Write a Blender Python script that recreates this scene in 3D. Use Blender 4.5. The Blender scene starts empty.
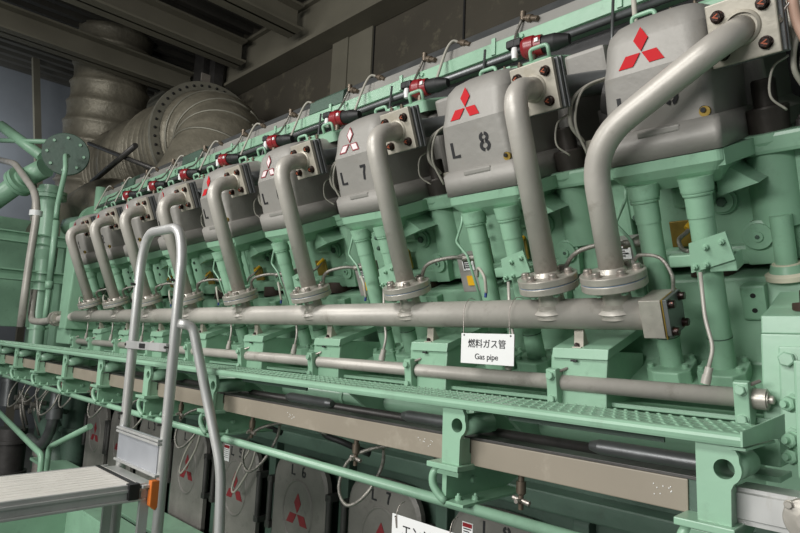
import bpy, bmesh, math, random
from mathutils import Vector, Matrix
random.seed(7)
C = bpy.context.scene.collection
V = Vector
PI = math.pi
TH = math.radians(22.0)
S = 0.55                      # cylinder pitch
def SK(k):                    # distance of cylinder k from the first one
    return S * k - .0081 * max(0, k - 4) ** 2


X0 = -0.554                   # x of the first cylinder (L 9)
BA = V((0, -math.sin(TH), math.cos(TH)))     # up along the bank
BD = V((0, math.cos(TH), math.sin(TH)))      # inwards, square to the bank
BO = V((X0, 1.45, 0.46))
BM = Matrix(((1, 0, 0), (0, BD.y, BA.y), (0, BD.z, BA.z)))   # (u, v, w) -> world


# ------------------------------------------------------------------ materials
def lin(c):
    return tuple(((x / 255) / 12.92 if x / 255 <= .04045 else ((x / 255 + .055) / 1.055) ** 2.4) for x in c)


def mat(name, rgb, rough=.5, metal=0.0, var=.08, scale=9.0, bump=.0, bscale=60, dirt=None, dirt_amt=.0, stretch=None, coat=0):
    m = bpy.data.materials.new(name)
    m.use_nodes = True
    nt = m.node_tree
    b = nt.nodes['Principled BSDF']
    c = lin(rgb)
    b.inputs['Metallic'].default_value = metal
    tc = nt.nodes.new('ShaderNodeTexCoord')
    src = tc.outputs['Object']
    if stretch:
        mp = nt.nodes.new('ShaderNodeMapping')
        mp.inputs['Scale'].default_value = stretch
        nt.links.new(src, mp.inputs['Vector'])
        src = mp.outputs['Vector']
    n = nt.nodes.new('ShaderNodeTexNoise')
    n.inputs['Scale'].default_value = scale
    n.inputs['Detail'].default_value = 6
    nt.links.new(src, n.inputs['Vector'])
    r = nt.nodes.new('ShaderNodeValToRGB')
    e = r.color_ramp.elements
    e[0].position, e[1].position = .3, .72
    e[0].color = tuple(max(0, x * (1 - var * 1.6)) for x in c) + (1,)
    e[1].color = tuple(min(1, x * (1 + var)) for x in c) + (1,)
    nt.links.new(n.outputs['Fac'], r.inputs['Fac'])
    out = r.outputs['Color']
    if dirt:
        n2 = nt.nodes.new('ShaderNodeTexNoise')
        n2.inputs['Scale'].default_value = scale * 2.7
        n2.inputs['Detail'].default_value = 9
        n2.inputs['Roughness'].default_value = .7
        nt.links.new(src, n2.inputs['Vector'])
        r2 = nt.nodes.new('ShaderNodeValToRGB')
        r2.color_ramp.elements[0].position = .56
        r2.color_ramp.elements[1].position = .72
        r2.color_ramp.elements[0].color = (0, 0, 0, 1)
        r2.color_ramp.elements[1].color = (dirt_amt,) * 3 + (1,)
        nt.links.new(n2.outputs['Fac'], r2.inputs['Fac'])
        mx = nt.nodes.new('ShaderNodeMix')
        mx.data_type = 'RGBA'
        nt.links.new(r2.outputs['Color'], mx.inputs[0])
        nt.links.new(out, mx.inputs[6])
        mx.inputs[7].default_value = lin(dirt) + (1,)
        out = mx.outputs[2]
    nt.links.new(out, b.inputs['Base Color'])
    mr = nt.nodes.new('ShaderNodeMapRange')
    mr.inputs[3].default_value = rough - .07
    mr.inputs[4].default_value = rough + .1
    nt.links.new(n.outputs['Fac'], mr.inputs[0])
    nt.links.new(mr.outputs[0], b.inputs['Roughness'])
    if coat:
        b.inputs['Coat Weight'].default_value = coat
        b.inputs['Coat Roughness'].default_value = .25
    if bump:
        n3 = nt.nodes.new('ShaderNodeTexNoise')
        n3.inputs['Scale'].default_value = bscale
        n3.inputs['Detail'].default_value = 5
        nt.links.new(src, n3.inputs['Vector'])
        bp = nt.nodes.new('ShaderNodeBump')
        bp.inputs['Strength'].default_value = bump
        bp.inputs['Distance'].default_value = .01
        nt.links.new(n3.outputs['Fac'], bp.inputs['Height'])
        nt.links.new(bp.outputs['Normal'], b.inputs['Normal'])
    return m


M = dict(
    green=mat('green_paint', (138, 177, 149), .38, 0, .06, 7, .12, 25, (96, 120, 100), .35, coat=.15),
    green2=mat('green_paint_light', (142, 180, 153), .36, 0, .05, 7, .08, 25, (110, 130, 110), .3, coat=.2),
    dgreen=mat('green_paint_old_and_shaded', (70, 92, 79), .5, 0, .12, 5, .2, 25, (60, 66, 58), .6),  # darker green: old paint, and shade put into the colour low on the engine
    alu=mat('silver_painted_casting', (146, 143, 137), .5, .15, .05, 6, .15, 40, (140, 132, 120), .35),
    pipe=mat('dull_stainless_pipe', (186, 181, 172), .40, .16, .1, 5, .06, 60, (122, 112, 98), .5),
    flange=mat('machined_flange_steel', (178, 173, 163), .34, .4, .1, 20, .05, 90, (130, 122, 106), .4),
    plate=mat('pale_steel_plate', (176, 170, 156), .42, .2, .08, 10, .08, 60, (150, 138, 112), .4),
    dsteel=mat('dark_steel', (78, 76, 74), .45, .5, .15, 12, .1, 60, (90, 84, 74), .4),
    gsteel=mat('grey_steel', (116, 118, 118), .4, .6, .1, 12, .05, 60),
    bolt=mat('brown_oiled_bolt', (48, 36, 32), .3, .5, .2, 60, .1, 120, (190, 96, 58), .5),
    zinc=mat('zinc_bolt', (176, 168, 160), .35, .7, .1, 60),
    black=mat('black_rubber', (26, 26, 26), .55, 0, .1, 20, .05, 80),
    red=mat('red_enamel', (136, 30, 36), .35, 0, .06, 20, coat=.2),
    redm=mat('red_emblem_paint', (186, 12, 24), .8, 0, .05, 30),
    redf=mat('faded_red_emblem_paint', (132, 36, 44), .5, 0, .08, 30),
    pink=mat('pinkish_white_emblem_paint', (226, 210, 210), .5, 0, .05, 30),
    ink=mat('black_stencil_paint', (30, 30, 32), .6, 0, .1, 40),
    beige=mat('beige_trunking_paint', (142, 133, 118), .5, .05, .05, 5, .03, 40, (190, 182, 166), .25),
    white=mat('white_plastic', (228, 228, 226), .35, 0, .01, 4),
    yellow=mat('yellow_passivated_plate', (158, 132, 62), .45, .5, .2, 18, .05, 60),
    yel=mat('yellow_plastic', (222, 172, 30), .45, 0, .05, 20),
    orangem=mat('orange_paint_mark', (168, 84, 52), .6, 0, .1, 40),
    orange=mat('orange_plastic', (206, 112, 44), .45, 0, .04, 20),
    blue=mat('blue_fitting', (44, 66, 130), .4, .3, .05, 20),
    gasket=mat('blue_gasket', (110, 136, 164), .6, 0, .05, 20),
    ladder=mat('brushed_aluminium', (190, 190, 187), .38, .4, .06, 14, .05, 90, (150, 140, 124), .35, stretch=(1, 1, .2)),
    tread_alu=mat('worn_aluminium_deck', (226, 222, 214), .55, .15, .06, 12, .08, 60, (150, 128, 104), .55, stretch=(6, 1, 1)),
    lagging=mat('silver_cloth_lagging', (138, 132, 116), .45, .3, .16, 4, .9, 16, (84, 78, 68), .4),
    ring=mat('grey_duct_flange', (140, 137, 124), .5, .4, .1, 6),
    wall=mat('dark_wall_panel', (74, 69, 58), .75, 0, .12, 1.5, .15, 30, (128, 122, 100), .5),
    wall2=mat('grey_wall', (120, 124, 128), .8, 0, .12, 1.0, .1, 20),
    steel_w=mat('building_steel_paint', (112, 108, 94), .6, 0, .1, 2, .05, 20),
    deck=mat('corrugated_deck_metal', (70, 68, 62), .6, .2, .1, 2),
    floor=mat('grey_floor_paint', (92, 96, 92), .6, 0, .1, 2, .05, 20),
    strip=mat('satin_grey_sheet', (138, 136, 130), .5, .1, .08, 4, .03, 40),
    bronze=mat('bronze_grey_metal', (112, 100, 86), .4, .5, .15, 30),
    studm=mat('oiled_steel_nut', (70, 65, 60), .42, .4, .15, 14, .08, 60),
    rust=mat('rusty_steel', (66, 50, 42), .6, .2, .2, 20),
    peach=mat('peach_hose', (196, 160, 140), .5, 0, .06, 20),
    hose=mat('braided_steel_hose', (150, 146, 138), .4, .6, .2, 120, .3, 400),
    cable=mat('pale_cable', (176, 172, 160), .5, 0, .06, 20),
)

# ------------------------------------------------------------------ mesh builder


class MB:
    def __init__(self, T=None):
        self.bm = bmesh.new()
        self.T = T or (lambda p: V(p))

    def _faces(self, rings, closed=True, cap0=True, cap1=True, smooth=True):
        vr = [[self.bm.verts.new(self.T(p)) for p in r] for r in rings]
        n = len(vr[0])
        for a, b in zip(vr[:-1], vr[1:]):
            for i in range(n if closed else n - 1):
                j = (i + 1) % n
                try:
                    f = self.bm.faces.new((a[i], a[j], b[j], b[i]))
                    f.smooth = smooth
                except ValueError:
                    pass
        if cap0:
            self.bm.faces.new(list(reversed(vr[0])))
        if cap1:
            self.bm.faces.new(vr[-1])
        return self

    def loft(self, rings, smooth=True, cap0=True, cap1=True):
        return self._faces(rings, True, cap0, cap1, smooth)

    def box(self, a, b, bev=0.0):
        (x0, y0, z0), (x1, y1, z1) = a, b
        if bev <= 0:
            self._faces([[(x0, y0, z0), (x1, y0, z0), (x1, y1, z0), (x0, y1, z0)],
                         [(x0, y0, z1), (x1, y0, z1), (x1, y1, z1), (x0, y1, z1)]], smooth=False)
            return self
        t = bmesh.new()
        bmesh.ops.create_cube(t, size=1)
        for v in t.verts:
            v.co = V(((x0 + x1) / 2 + v.co.x * (x1 - x0), (y0 + y1) / 2 + v.co.y * (y1 - y0), (z0 + z1) / 2 + v.co.z * (z1 - z0)))
        bmesh.ops.bevel(t, geom=list(t.edges), offset=bev, segments=2, profile=.6, affect='EDGES')
        self._merge(t)
        return self

    def _merge(self, t, smooth=False):
        mp = {}
        for v in t.verts:
            mp[v] = self.bm.verts.new(self.T(v.co))
        for f in t.faces:
            g = self.bm.faces.new([mp[v] for v in f.verts])
            g.smooth = smooth
        t.free()

    def prism(self, pts, axis, lo, hi, bev=0.0):
        """polygon (2-D points) extruded along axis between lo and hi"""
        def P(q, h):
            return {'x': (h, q[0], q[1]), 'y': (q[0], h, q[1]), 'z': (q[0], q[1], h)}[axis]
        if bev <= 0:
            return self._faces([[P(q, lo) for q in pts], [P(q, hi) for q in pts]], smooth=False)
        t = bmesh.new()
        a = [t.verts.new(P(q, lo)) for q in pts]
        b = [t.verts.new(P(q, hi)) for q in pts]
        t.faces.new(list(reversed(a)))
        t.faces.new(b)
        n = len(a)
        for i in range(n):
            t.faces.new((a[i], a[(i + 1) % n], b[(i + 1) % n], b[i]))
        bmesh.ops.recalc_face_normals(t, faces=t.faces)
        bmesh.ops.bevel(t, geom=list(t.edges), offset=bev, segments=2, profile=.6, affect='EDGES', clamp_overlap=True)
        self._merge(t)
        return self

    def rev(self, p0, p1, prof, n=24, smooth=False, cap=True):
        """prof: list of (t along p0->p1 in metres, radius)"""
        p0, p1 = V(p0), V(p1)
        ax = (p1 - p0).normalized()
        u = ax.orthogonal().normalized()
        w = ax.cross(u)
        rings = [[p0 + ax * t + (u * math.cos(2 * PI * i / n) + w * math.sin(2 * PI * i / n)) * r for i in range(n)] for t, r in prof]
        if not smooth:
            vr0 = None
            for r0, r1 in zip(rings[:-1], rings[1:]):
                self._faces([r0, r1], True, False, False, True)
            if cap:
                self.bm.faces.new([self.bm.verts.new(self.T(p)) for p in reversed(rings[0])])
                self.bm.faces.new([self.bm.verts.new(self.T(p)) for p in rings[-1]])
            return self
        return self._faces(rings, True, cap, cap, True)

    def cyl(self, p0, p1, r, n=20, r1=None, ch=0.0):
        L = (V(p1) - V(p0)).length
        r1 = r if r1 is None else r1
        if ch:
            return self.rev(p0, p1, [(0, r - ch), (ch, r), (L - ch, r1), (L, r1 - ch)], n)
        return self.rev(p0, p1, [(0, r), (L, r1)], n)

    def hexb(self, p, d, r, h, stud=0.0, washer=True):
        p, d = V(p), V(d).normalized()
        if washer:
            self.rev(p, p + d, [(0, r * 1.15), (h * .15, r * 1.15)], 14)
        self.rev(p + d * h * .12, p + d, [(0, r), (h * .8, r), (h, r * .82)], 6)
        if stud:
            self.rev(p, p + d, [(h, r * .5), (h + stud, r * .45)], 10)
        return self

    def tube(self, pts, r, n=12, bend=0.0, seg=6, cap=True, closed=False, radii=None):
        P = [V(p) for p in pts]
        if bend:
            Q = [P[0]]
            for i in range(1, len(P) - 1):
                a, b, c = P[i - 1], P[i], P[i + 1]
                d0, d1 = (a - b), (c - b)
                bb = bend if not isinstance(bend, (list, tuple)) else bend[i - 1]
                l = min(bb, d0.length * .48, d1.length * .48)
                s, e = b + d0.normalized() * l, b + d1.normalized() * l
                for k in range(seg + 1):
                    t = k / seg
                    Q.append(s * (1 - t) ** 2 + b * 2 * t * (1 - t) + e * t * t)
            Q.append(P[-1])
            P = Q
        # rotation-minimising frames
        T = []
        for i in range(len(P)):
            a = P[max(0, i - 1)]
            b = P[min(len(P) - 1, i + 1)]
            T.append((b - a).normalized())
        u = T[0].orthogonal().normalized()
        rings = []
        for i, p in enumerate(P):
            if i:
                u = (u - T[i] * u.dot(T[i])).normalized()
            w = T[i].cross(u)
            rr = r if radii is None else radii[min(i, len(radii) - 1)]
            rings.append([p + (u * math.cos(2 * PI * k / n) + w * math.sin(2 * PI * k / n)) * rr for k in range(n)])
        return self._faces(rings, True, cap, cap, True)

    def spline(self, pts, r, n=8, seg=7, radii=None):
        P = [V(p) for p in pts]
        P = [P[0] * 2 - P[1]] + P + [P[-1] * 2 - P[-2]]
        Q = []
        for i in range(1, len(P) - 2):
            for k in range(seg):
                t = k / seg
                a, b, c, d = P[i - 1], P[i], P[i + 1], P[i + 2]
                Q.append(.5 * ((2 * b) + (c - a) * t + (2 * a - 5 * b + 4 * c - d) * t * t + (3 * b - a - 3 * c + d) * t ** 3))
        Q.append(P[-2])
        return self.tube(Q, r, n)

    def build(self, name, m, parent=None, loc=None):
        bmesh.ops.recalc_face_normals(self.bm, faces=self.bm.faces)
        me = bpy.data.meshes.new(name)
        self.bm.to_mesh(me)
        self.bm.free()
        me.materials.append(M[m] if isinstance(m, str) else m)
        o = bpy.data.objects.new(name, me)
        C.objects.link(o)
        if parent:
            o.parent = parent
        if loc is not None:
            o.location = loc
        return o


def bank(p):
    return BM @ V(p)


def tag(o, label=None, cat=None, group=None, kind=None):
    if label: o['label'] = label
    if cat: o['category'] = cat
    if group: o['group'] = group
    if kind: o['kind'] = kind
    return o


def thing(name, label, cat, loc, group=None):
    o = bpy.data.objects.new(name, None)
    o.empty_display_size = .05
    C.objects.link(o)
    o.location = loc
    return tag(o, label, cat, group)


def solo(mb, name, m, label, cat, group=None, origin=None):
    """a thing that is one mesh; geometry is in world space"""
    o = mb.build(name, m)
    return tag(o, label, cat, group)


def kids(o):
    return [c for c in bpy.data.objects if c.parent == o]


def copy_tree(o, parent=None, skip=()):
    c = o.copy()
    C.objects.link(c)
    c.parent = parent
    for ch in kids(o):
        if ch.name.split('.')[0] in skip:
            continue
        copy_tree(ch, c)
    return c


# ------------------------------------------------------------------ camera (eye at the origin, 1.75 m above the floor)
cam = bpy.data.cameras.new('camera')
co = bpy.data.objects.new('camera', cam)
C.objects.link(co)
yaw, pit, rol, F = math.radians(44.8), math.radians(7.4), math.radians(2.45), 590.0
fw = V((-math.sin(yaw) * math.cos(pit), math.cos(yaw) * math.cos(pit), math.sin(pit)))
r = fw.cross(V((0, 0, 1))).normalized()
u = r.cross(fw)
r2 = r * math.cos(rol) + u * math.sin(rol)
u2 = u * math.cos(rol) - r * math.sin(rol)
co.matrix_world = Matrix(((r2.x, u2.x, -fw.x, 0), (r2.y, u2.y, -fw.y, 0), (r2.z, u2.z, -fw.z, 0), (0, 0, 0, 1)))
cam.sensor_width = 36
cam.lens = F / 800 * 36
cam.clip_start = .02
cam.clip_end = 100
bpy.context.scene.camera = co

FLOOR = -1.75
ORD = ['first', 'second', 'third', 'fourth', 'fifth', 'sixth', 'seventh', 'eighth', 'ninth']


def Lk(k):
    return 'L %d' % (9 - k)


# ------------------------------------------------------------------ writing
def stroke(mb, pts, w, T, h=.0012):
    """flat stroke with square ends; pts 2-D, T maps (x, y, depth) -> local point"""
    P = [V((p[0], p[1])) for p in pts]
    Lf, Rt = [], []
    for i, p in enumerate(P):
        a, b = P[max(0, i - 1)], P[min(len(P) - 1, i + 1)]
        t = (b - a).normalized()
        nrm = V((-t.y, t.x))
        k = 1.0
        if 0 < i < len(P) - 1:
            t1 = (P[i] - P[i - 1]).normalized()
            n1 = V((-t1.y, t1.x))
            k = 1 / max(.5, nrm.dot(n1))
        Lf.append(p + nrm * w / 2 * k)
        Rt.append(p - nrm * w / 2 * k)
    for i in range(len(P) - 1):
        q = [Lf[i], Lf[i + 1], Rt[i + 1], Rt[i]]
        f = [mb.bm.verts.new(mb.T(T(x.x, x.y, h))) for x in q]
        mb.bm.faces.new(f)
        bk = [mb.bm.verts.new(mb.T(T(x.x, x.y, -h))) for x in q]
        mb.bm.faces.new(list(reversed(bk)))
        for j in range(4):
            mb.bm.faces.new((f[j], bk[j], bk[(j + 1) % 4], f[(j + 1) % 4]))


def arc(cx, cy, rx, ry, a0, a1, n=9):
    return [(cx + rx * math.cos(math.radians(a0 + (a1 - a0) * i / n)), cy + ry * math.sin(math.radians(a0 + (a1 - a0) * i / n))) for i in range(n + 1)]


GL = {   # stencil characters in a 0.6 x 1 box, centred on x
    'L': [[(-.24, 1), (-.24, .08), (.30, .08)]],
    '9': [arc(0, .7, .22, .23, 100, 260), arc(0, .7, .22, .23, 80, -30) + [(.2, .3)] + arc(0, .3, .2, .22, -10, -80), arc(0, .3, .22, .22, 255, 200)],
    '8': [arc(0, .74, .23, .2, 102, 258), arc(0, .74, .23, .2, 78, -78), arc(0, .26, .27, .24, 102, 258), arc(0, .26, .27, .24, 78, -78)],
    '7': [[(-.28, .92), (.27, .92)], [(.18, .86), (.02, .48), (-.05, 0)]],
    '6': [arc(0, .3, .22, .23, 80, -80), arc(0, .3, .22, .23, 260, 100), [(-.22, .35), (-.2, .62)] + arc(0, .68, .2, .25, 165, 70)],
    '5': [[(.22, .93), (-.2, .93), (-.22, .56)], arc(-.02, .32, .24, .25, 110, -80), arc(-.02, .32, .24, .25, 255, 215)],
    '4': [[(.1, 0), (.1, .3)], [(.1, .38), (.1, 1), (-.26, .3), (.02, .3)], [(.15, .3), (.26, .3)]],
    '3': [arc(0, .74, .2, .2, 140, -70), arc(0, .28, .23, .23, 75, -140)],
    '2': [arc(0, .74, .22, .21, 160, -20) + [(-.2, .16)], [(-.26, .06), (.26, .06)]],
    '1': [[(-.14, .8), (0, .95), (0, .55)], [(0, .45), (0, 0)]],
}


def stencil(mb, ch, x, y, size, T, w=.19):
    for st in GL[ch]:
        if len(st) == 2 and abs(st[0][1] - st[1][1]) < .002 and abs(st[0][0] - st[1][0]) < .002:
            continue
        stroke(mb, [(x + a * size, y + b * size) for a, b in st], w * size, T)


def emblem(mb, T, L, k=1.0, h=.0015):
    """three rhombi meeting at a point; L = long diagonal"""
    for ang in (90, 210, 330):
        a = math.radians(ang)
        d = V((math.cos(a), math.sin(a)))
        n = V((-d.y, d.x))
        g = L * .035
        c = d * (g + L / 2)
        q = [c - d * L / 2 * k, c - n * L * .2887 * k, c + d * L / 2 * k, c + n * L * .2887 * k]
        f = [mb.bm.verts.new(mb.T(T(x.x, x.y, h))) for x in q]
        mb.bm.faces.new(f)
        bk = [mb.bm.verts.new(mb.T(T(x.x, x.y, 0))) for x in q]
        for j in range(4):
            mb.bm.faces.new((f[j], bk[j], bk[(j + 1) % 4], f[(j + 1) % 4]))


def text_obj(name, s, size, m, M4, parent, sx=1.0, ext=.0006, bold=0.0):
    c = bpy.data.curves.new(name, 'FONT')
    c.body = s
    c.size = size
    c.extrude = ext
    c.offset = bold
    c.align_x = 'CENTER'
    c.align_y = 'CENTER'
    t = bpy.data.objects.new(name, c)
    C.objects.link(t)
    dg = bpy.context.evaluated_depsgraph_get()
    me = bpy.data.meshes.new_from_object(t.evaluated_get(dg))
    bpy.data.objects.remove(t)
    me.transform(M4 @ Matrix.Diagonal((sx, 1, 1, 1)))
    me.materials.clear()
    me.materials.append(M[m])
    o = bpy.data.objects.new(name, me)
    C.objects.link(o)
    o.parent = parent
    return o


# ------------------------------------------------------------------ cylinder head unit (local frame = bank frame at BO)
def rrect(u0, u1, v0, v1, r, w, n=5, wr=None):
    pts = []
    for cx, cy, a0 in ((u1 - r, v0 + r, -90), (u1 - r, v1 - r, 0), (u0 + r, v1 - r, 90), (u0 + r, v0 + r, 180)):
        for i in range(n + 1):
            a = math.radians(a0 + 90 * i / n)
            pts.append((cx + r * math.cos(a), cy + r * math.sin(a), w))
    return pts


def make_head():
    t = thing('cylinder_head', '', 'cylinder head', BO)
    # green jacket body
    g = MB(bank)
    g.box((-.17, .24, -.315), (.36, .80, .0), .012)
    g.box((.125, .19, -.03), (.37, .80, .022), .01)               # top lip of the jacket
    g.rev((.19, .258, -.22), (.19, .258, .02), [(0, .058), (.19, .058), (.22, .072), (.24, .072)], 28)
    g.box((-.165, .27, -.02), (.36, .80, .022), .008)   # stud column
    g.prism([(.12, .012), (.149, .012), (.172, .16), (.172, .25), (.12, .25)], 'z', -.022, .0175)
    # lobe lip that carries the cover
    g.loft([rrect(-.085, .115, .05, .5, .03, -.062), rrect(-.112, .138, .015, .5, .02, -.03), rrect(-.125, .15, .0, .5, .02, -.008),
            rrect(-.125, .15, .0, .5, .02, .018)], smooth=False)
    # wedge beside the lobe, outlined like the shade under the lip
    g.prism([(.10, -.012), (.19, -.085), (.10, -.105)], 'y', .10, .26)
    # bosses
    g.rev((.15, .27, -.237), (.15, .19, -.237), [(0, .041), (.062, .041), (.064, .034), (.074, .034), (.074, .013), (.08, .013)], 24)
    g.prism([(.118, -.315), (.182, -.315), (.188, -.24), (.112, -.24)], 'y', .208, .26, .004)
    g.rev((.07, .26, -.138), (.07, .222, -.138), [(0, .036), (.03, .036), (.032, .029), (.038, .029)], 24)
    g.rev((-.16, .3, -.12), (-.16, .2, -.12), [(0, .05), (.05, .05)], 20)
    g.box((-.05, .2, -.14), (.06, .26, -.08), .012)
    g.box((-.17, .215, -.315), (.13, .26, -.26), .012)
    g.build('jacket', 'green', t)
    sc = MB(bank)
    sc.hexb((.07, .223, -.138), (0, -1, 0), .014, .008, washer=False)
    sc.build('jacket_screw', 'dgreen', t)
    for q in ((-.155, .20, -.06), (-.155, .20, -.105), (-.155, .20, -.15)):
        sc = MB(bank)
        sc.hexb(q, (-.2, -1, 0), .009, .008)
        sc.build('jacket_screw', 'dgreen', t)
    sc = MB(bank)
    sc.hexb((.15, .191, -.237), (0, -1, 0), .006, .003, washer=False)
    sc.build('jacket_screw', 'dgreen', t)
    # silver cover
    c = MB(bank)
    c.loft([rrect(-.127, .152, -.002, .5, .014, .02), rrect(-.127, .152, -.002, .5, .014, .086)])
    c.loft([rrect(-.127, .152, -.002, .5, .014, .086), rrect(-.121, .146, .006, .5, .02, .098)], cap0=False)
    c.loft([rrect(-.120, .137, .016, .5, .022, .096), rrect(-.1185, .137, .017, .5, .03, .17), rrect(-.116, .139, .018, .5, .04, .240)], cap0=False, cap1=False)
    c.loft([rrect(-.116, .139, .018, .5, .04, .240), rrect(-.115, .139, .030, .5, .045, .264), rrect(-.113, .137, .052, .5, .05, .32)], cap0=False, cap1=False)
    c.loft([rrect(-.113, .137, .052, .5, .05, .32), rrect(-.107, .131, .064, .5, .05, .343),
            rrect(-.090, .116, .085, .49, .05, .362), rrect(-.062, .092, .115, .47, .05, .373), rrect(-.02, .05, .16, .44, .03, .377)], cap0=False)
    c.loft([rrect(-.16, .225, .30, .80, .02, .022), rrect(-.16, .225, .30, .80, .02, .07), rrect(-.14, .19, .33, .78, .03, .1),
            rrect(-.12, .17, .35, .76, .03, .33), rrect(-.10, .15, .38, .7, .03, .345)], smooth=False)
    c.loft([rrect(-.05, .13, .4, .7, .02, .3), rrect(-.05, .13, .4, .7, .02, .36)], smooth=False)
    cv = c.build('rocker_cover', 'alu', t)
    b = MB(bank)
    b.box((-.036, -.004, .078), (.066, .02, .094), .004)
    b.build('lifting_lug', 'alu', cv)
    b = MB(bank)
    b.rev((.118, .03, .113), (.118, .008, .113), [(0, .010), (.014, .010), (.014, .006), (.020, .006)], 12)
    b.build('cover_screw', 'black', cv)
    b = MB(bank)
    b.rev((.120, .024, .109), (.120, .013, .109), [(0, .0125), (.009, .0125)], 14)
    b.build('screw_washer', 'yellow', cv)
    # green top casting with two handles
    g = MB(bank)
    g.loft([rrect(-.10, .17, .30, .62, .02, .345), rrect(-.10, .17, .30, .62, .02, .385), rrect(-.08, .15, .32, .6, .02, .395)], smooth=False)
    g.box((-.06, .33, .385), (.0, .6, .405), .004)
    g.build('top_casting', 'green2', t)
    for uu, vv, ww in ((-.094, .335, .385), (.125, .315, .395)):
        h = MB(bank)
        h.tube([(uu - .033, vv, ww - .01), (uu - .033, vv, ww + .034), (uu + .033, vv, ww + .034), (uu + .033, vv, ww - .01)], .0065, 10, .013, 4)
        h.build('handle', 'green2', t)
    for p_ in ((-.01, .31, .385), (.055, .30, .38)):
        b = MB(bank)
        b.hexb(p_, (0, 0, 1), .009, .012, .008)
        b.build('top_bolt', 'bronze', t)
    # push rod tubes
    for uu in (-.055, .074):
        p = MB(bank)
        p.rev((uu, .03, -.54), (uu, .03, -.08), [(0, .0295), (.40, .0295), (.40, .0315), (.46, .0315)], 26)
        po = p.build('push_rod_tube', 'green', t)
        s = MB(bank)
        s.rev((uu, .03, -.088), (uu, .03, -.04), [(0, .031), (.003, .035), (.007, .036), (.009, .034), (.011, .037), (.016, .038), (.03, .039), (.048, .041)], 26)
        s.build('tube_collar', 'green', po)
        s = MB(bank)
        s.rev((uu, .03, -.54), (uu, .03, -.1), [(.085, .0302), (.088, .0302)], 26, cap=False)
        s.build('joint_line', 'dgreen', po)
    # stud nut at the back corner
    n = MB(bank)
    n.rev((.193, .262, .02), (.193, .262, .3), [(0, .047), (.06, .05), (.065, .048), (.065, .028), (.13, .028), (.135, .024)], 24)
    n.build('stud_nut', 'studm', t)
    for p_ in ((.16, .25, .022), (.262, .27, .022)):
        n = MB(bank)
        n.hexb(p_, (0, 0, 1), .014, .016, .01)
        n.build('small_nut', 'dsteel', t)
    # gas inlet flange on the side of the cover
    q = MB(bank)
    q.box((.163, .070, .207), (.306, .083, .346), .002)
    q.build('inlet_flange_plate', 'gsteel', t)
    q = MB(bank)
    q.box((.166, .088, .205), (.309, .100, .348), .002)
    q.build('inlet_joint_plate', 'gsteel', t)
    q = MB(bank)
    q.tube([(.22, .12, .275), (.22, .24, .275), (.30, .34, .27), (.42, .38, .24)], .035, 18, .06)
    q.build('inlet_pipe', 'gsteel', t)
    q = MB(bank)
    q.box((.195, .33, .24), (.33, .6, .375), .012)
    q.build('rear_cover', 'alu', t)
    q = MB(bank)
    q.rev((.33, .29, .22), (.39, .30, .20), [(0, .06), (.04, .078), (.06, .078), (.07, .06)], 24)
    q.rev((.345, .30, .03), (.345, .30, .2), [(0, .05), (.15, .05)], 20)
    q.build('injector_housing', 'dsteel', t)
    # loops of cable
    for pts_, r_ in (([(.30, .15, .10), (.285, .12, .16), (.30, .14, .23), (.35, .2, .26), (.40, .27, .25)], .006),
                     ([(.31, .14, .06), (.30, .12, .16), (.325, .15, .245), (.37, .22, .265)], .004),
                     ([(.26, .13, .07), (.235, .11, .11), (.245, .12, .17), (.27, .16, .19)], .0028)):
        q = MB(bank)
        q.spline(pts_, r_, 7)
        q.build('ignition_cable', 'cable', t)
    q = MB(bank)
    q.box((.30, .16, .06), (.33, .18, .10), .002)
    q.build('terminal_tag', 'plate', t)
    # clip plate across the second tube
    q = MB(bank)
    q.prism([(.05, -.268), (.15, -.240), (.138, -.172), (.054, -.194)], 'y', -.028, -.020)
    q.box((.09, -.02, -.27), (.15, .04, -.23), .003)
    q.box((-.02, .03, -.265), (.07, .055, -.235), .003)
    cp = q.build('tube_clip', 'green2', t)
    for uu, ww in ((.092, -.205), (.128, -.195), (.062, -.252), (.088, -.248)):
        q = MB(bank)
        q.hexb((uu, -.028, ww), (0, -1, 0), .0075, .008, .008)
        q.build('clip_bolt', 'green2', cp)
    # yellow passivated panel with its lead behind the tubes
    q = MB(bank)
    q.box((-.068, .205, -.25), (.005, .215, -.175), .002)
    yp = q.build('sensor_panel', 'yellow', t)
    q = MB(bank)
    q.spline([(.0, .20, -.175), (-.01, .17, -.2), (-.025, .14, -.215), (-.01, .11, -.235), (.02, .07, -.235)], .006, 8)
    q.build('sensor_lead', 'hose', yp)
    q = MB(bank)
    q.spline([(.003, .205, -.17), (-.004, .19, -.18), (-.012, .172, -.192)], .008, 8)
    q.build('lead_boot', 'yel', yp)
    # small box with a warning label
    q = MB(bank)
    q.box((-.205, .08, -.325), (-.13, .15, -.19), .004)
    wb = q.build('junction_box', 'alu', t)
    q = MB(bank)
    q.box((-.182, .077, -.245), (-.135, .0805, -.193))
    q.build('warning_label', 'white', wb)
    q = MB(bank)
    q.box((-.180, .075, -.206), (-.137, .078, -.197))
    q.build('label_red_band', 'red', wb)
    q = MB(bank)
    q.box((-.177, .075, -.240), (-.174, .078, -.212))
    for i in range(4):
        q.box((-.175, .075, -.215 - i * .007), (-.142 - (i % 2) * .01, .078, -.2125 - i * .007))
    q.build('label_print', 'ink', wb)
    q = MB(bank)
    q.box((-.175, .0762, -.30), (-.142, .0785, -.265))
    q.build('yellow_label', 'yel', wb)
    # thin green drain line
    q = MB(bank)
    q.tube([(-.10, .03, -.04), (-.10, .02, -.07), (-.135, .01, -.13), (-.10, .01, -.18), (-.075, .01, -.42)], .0045, 8, .01, 4)
    q.build('drain_line', 'green2', t)
    return t


H0 = make_head()


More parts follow.
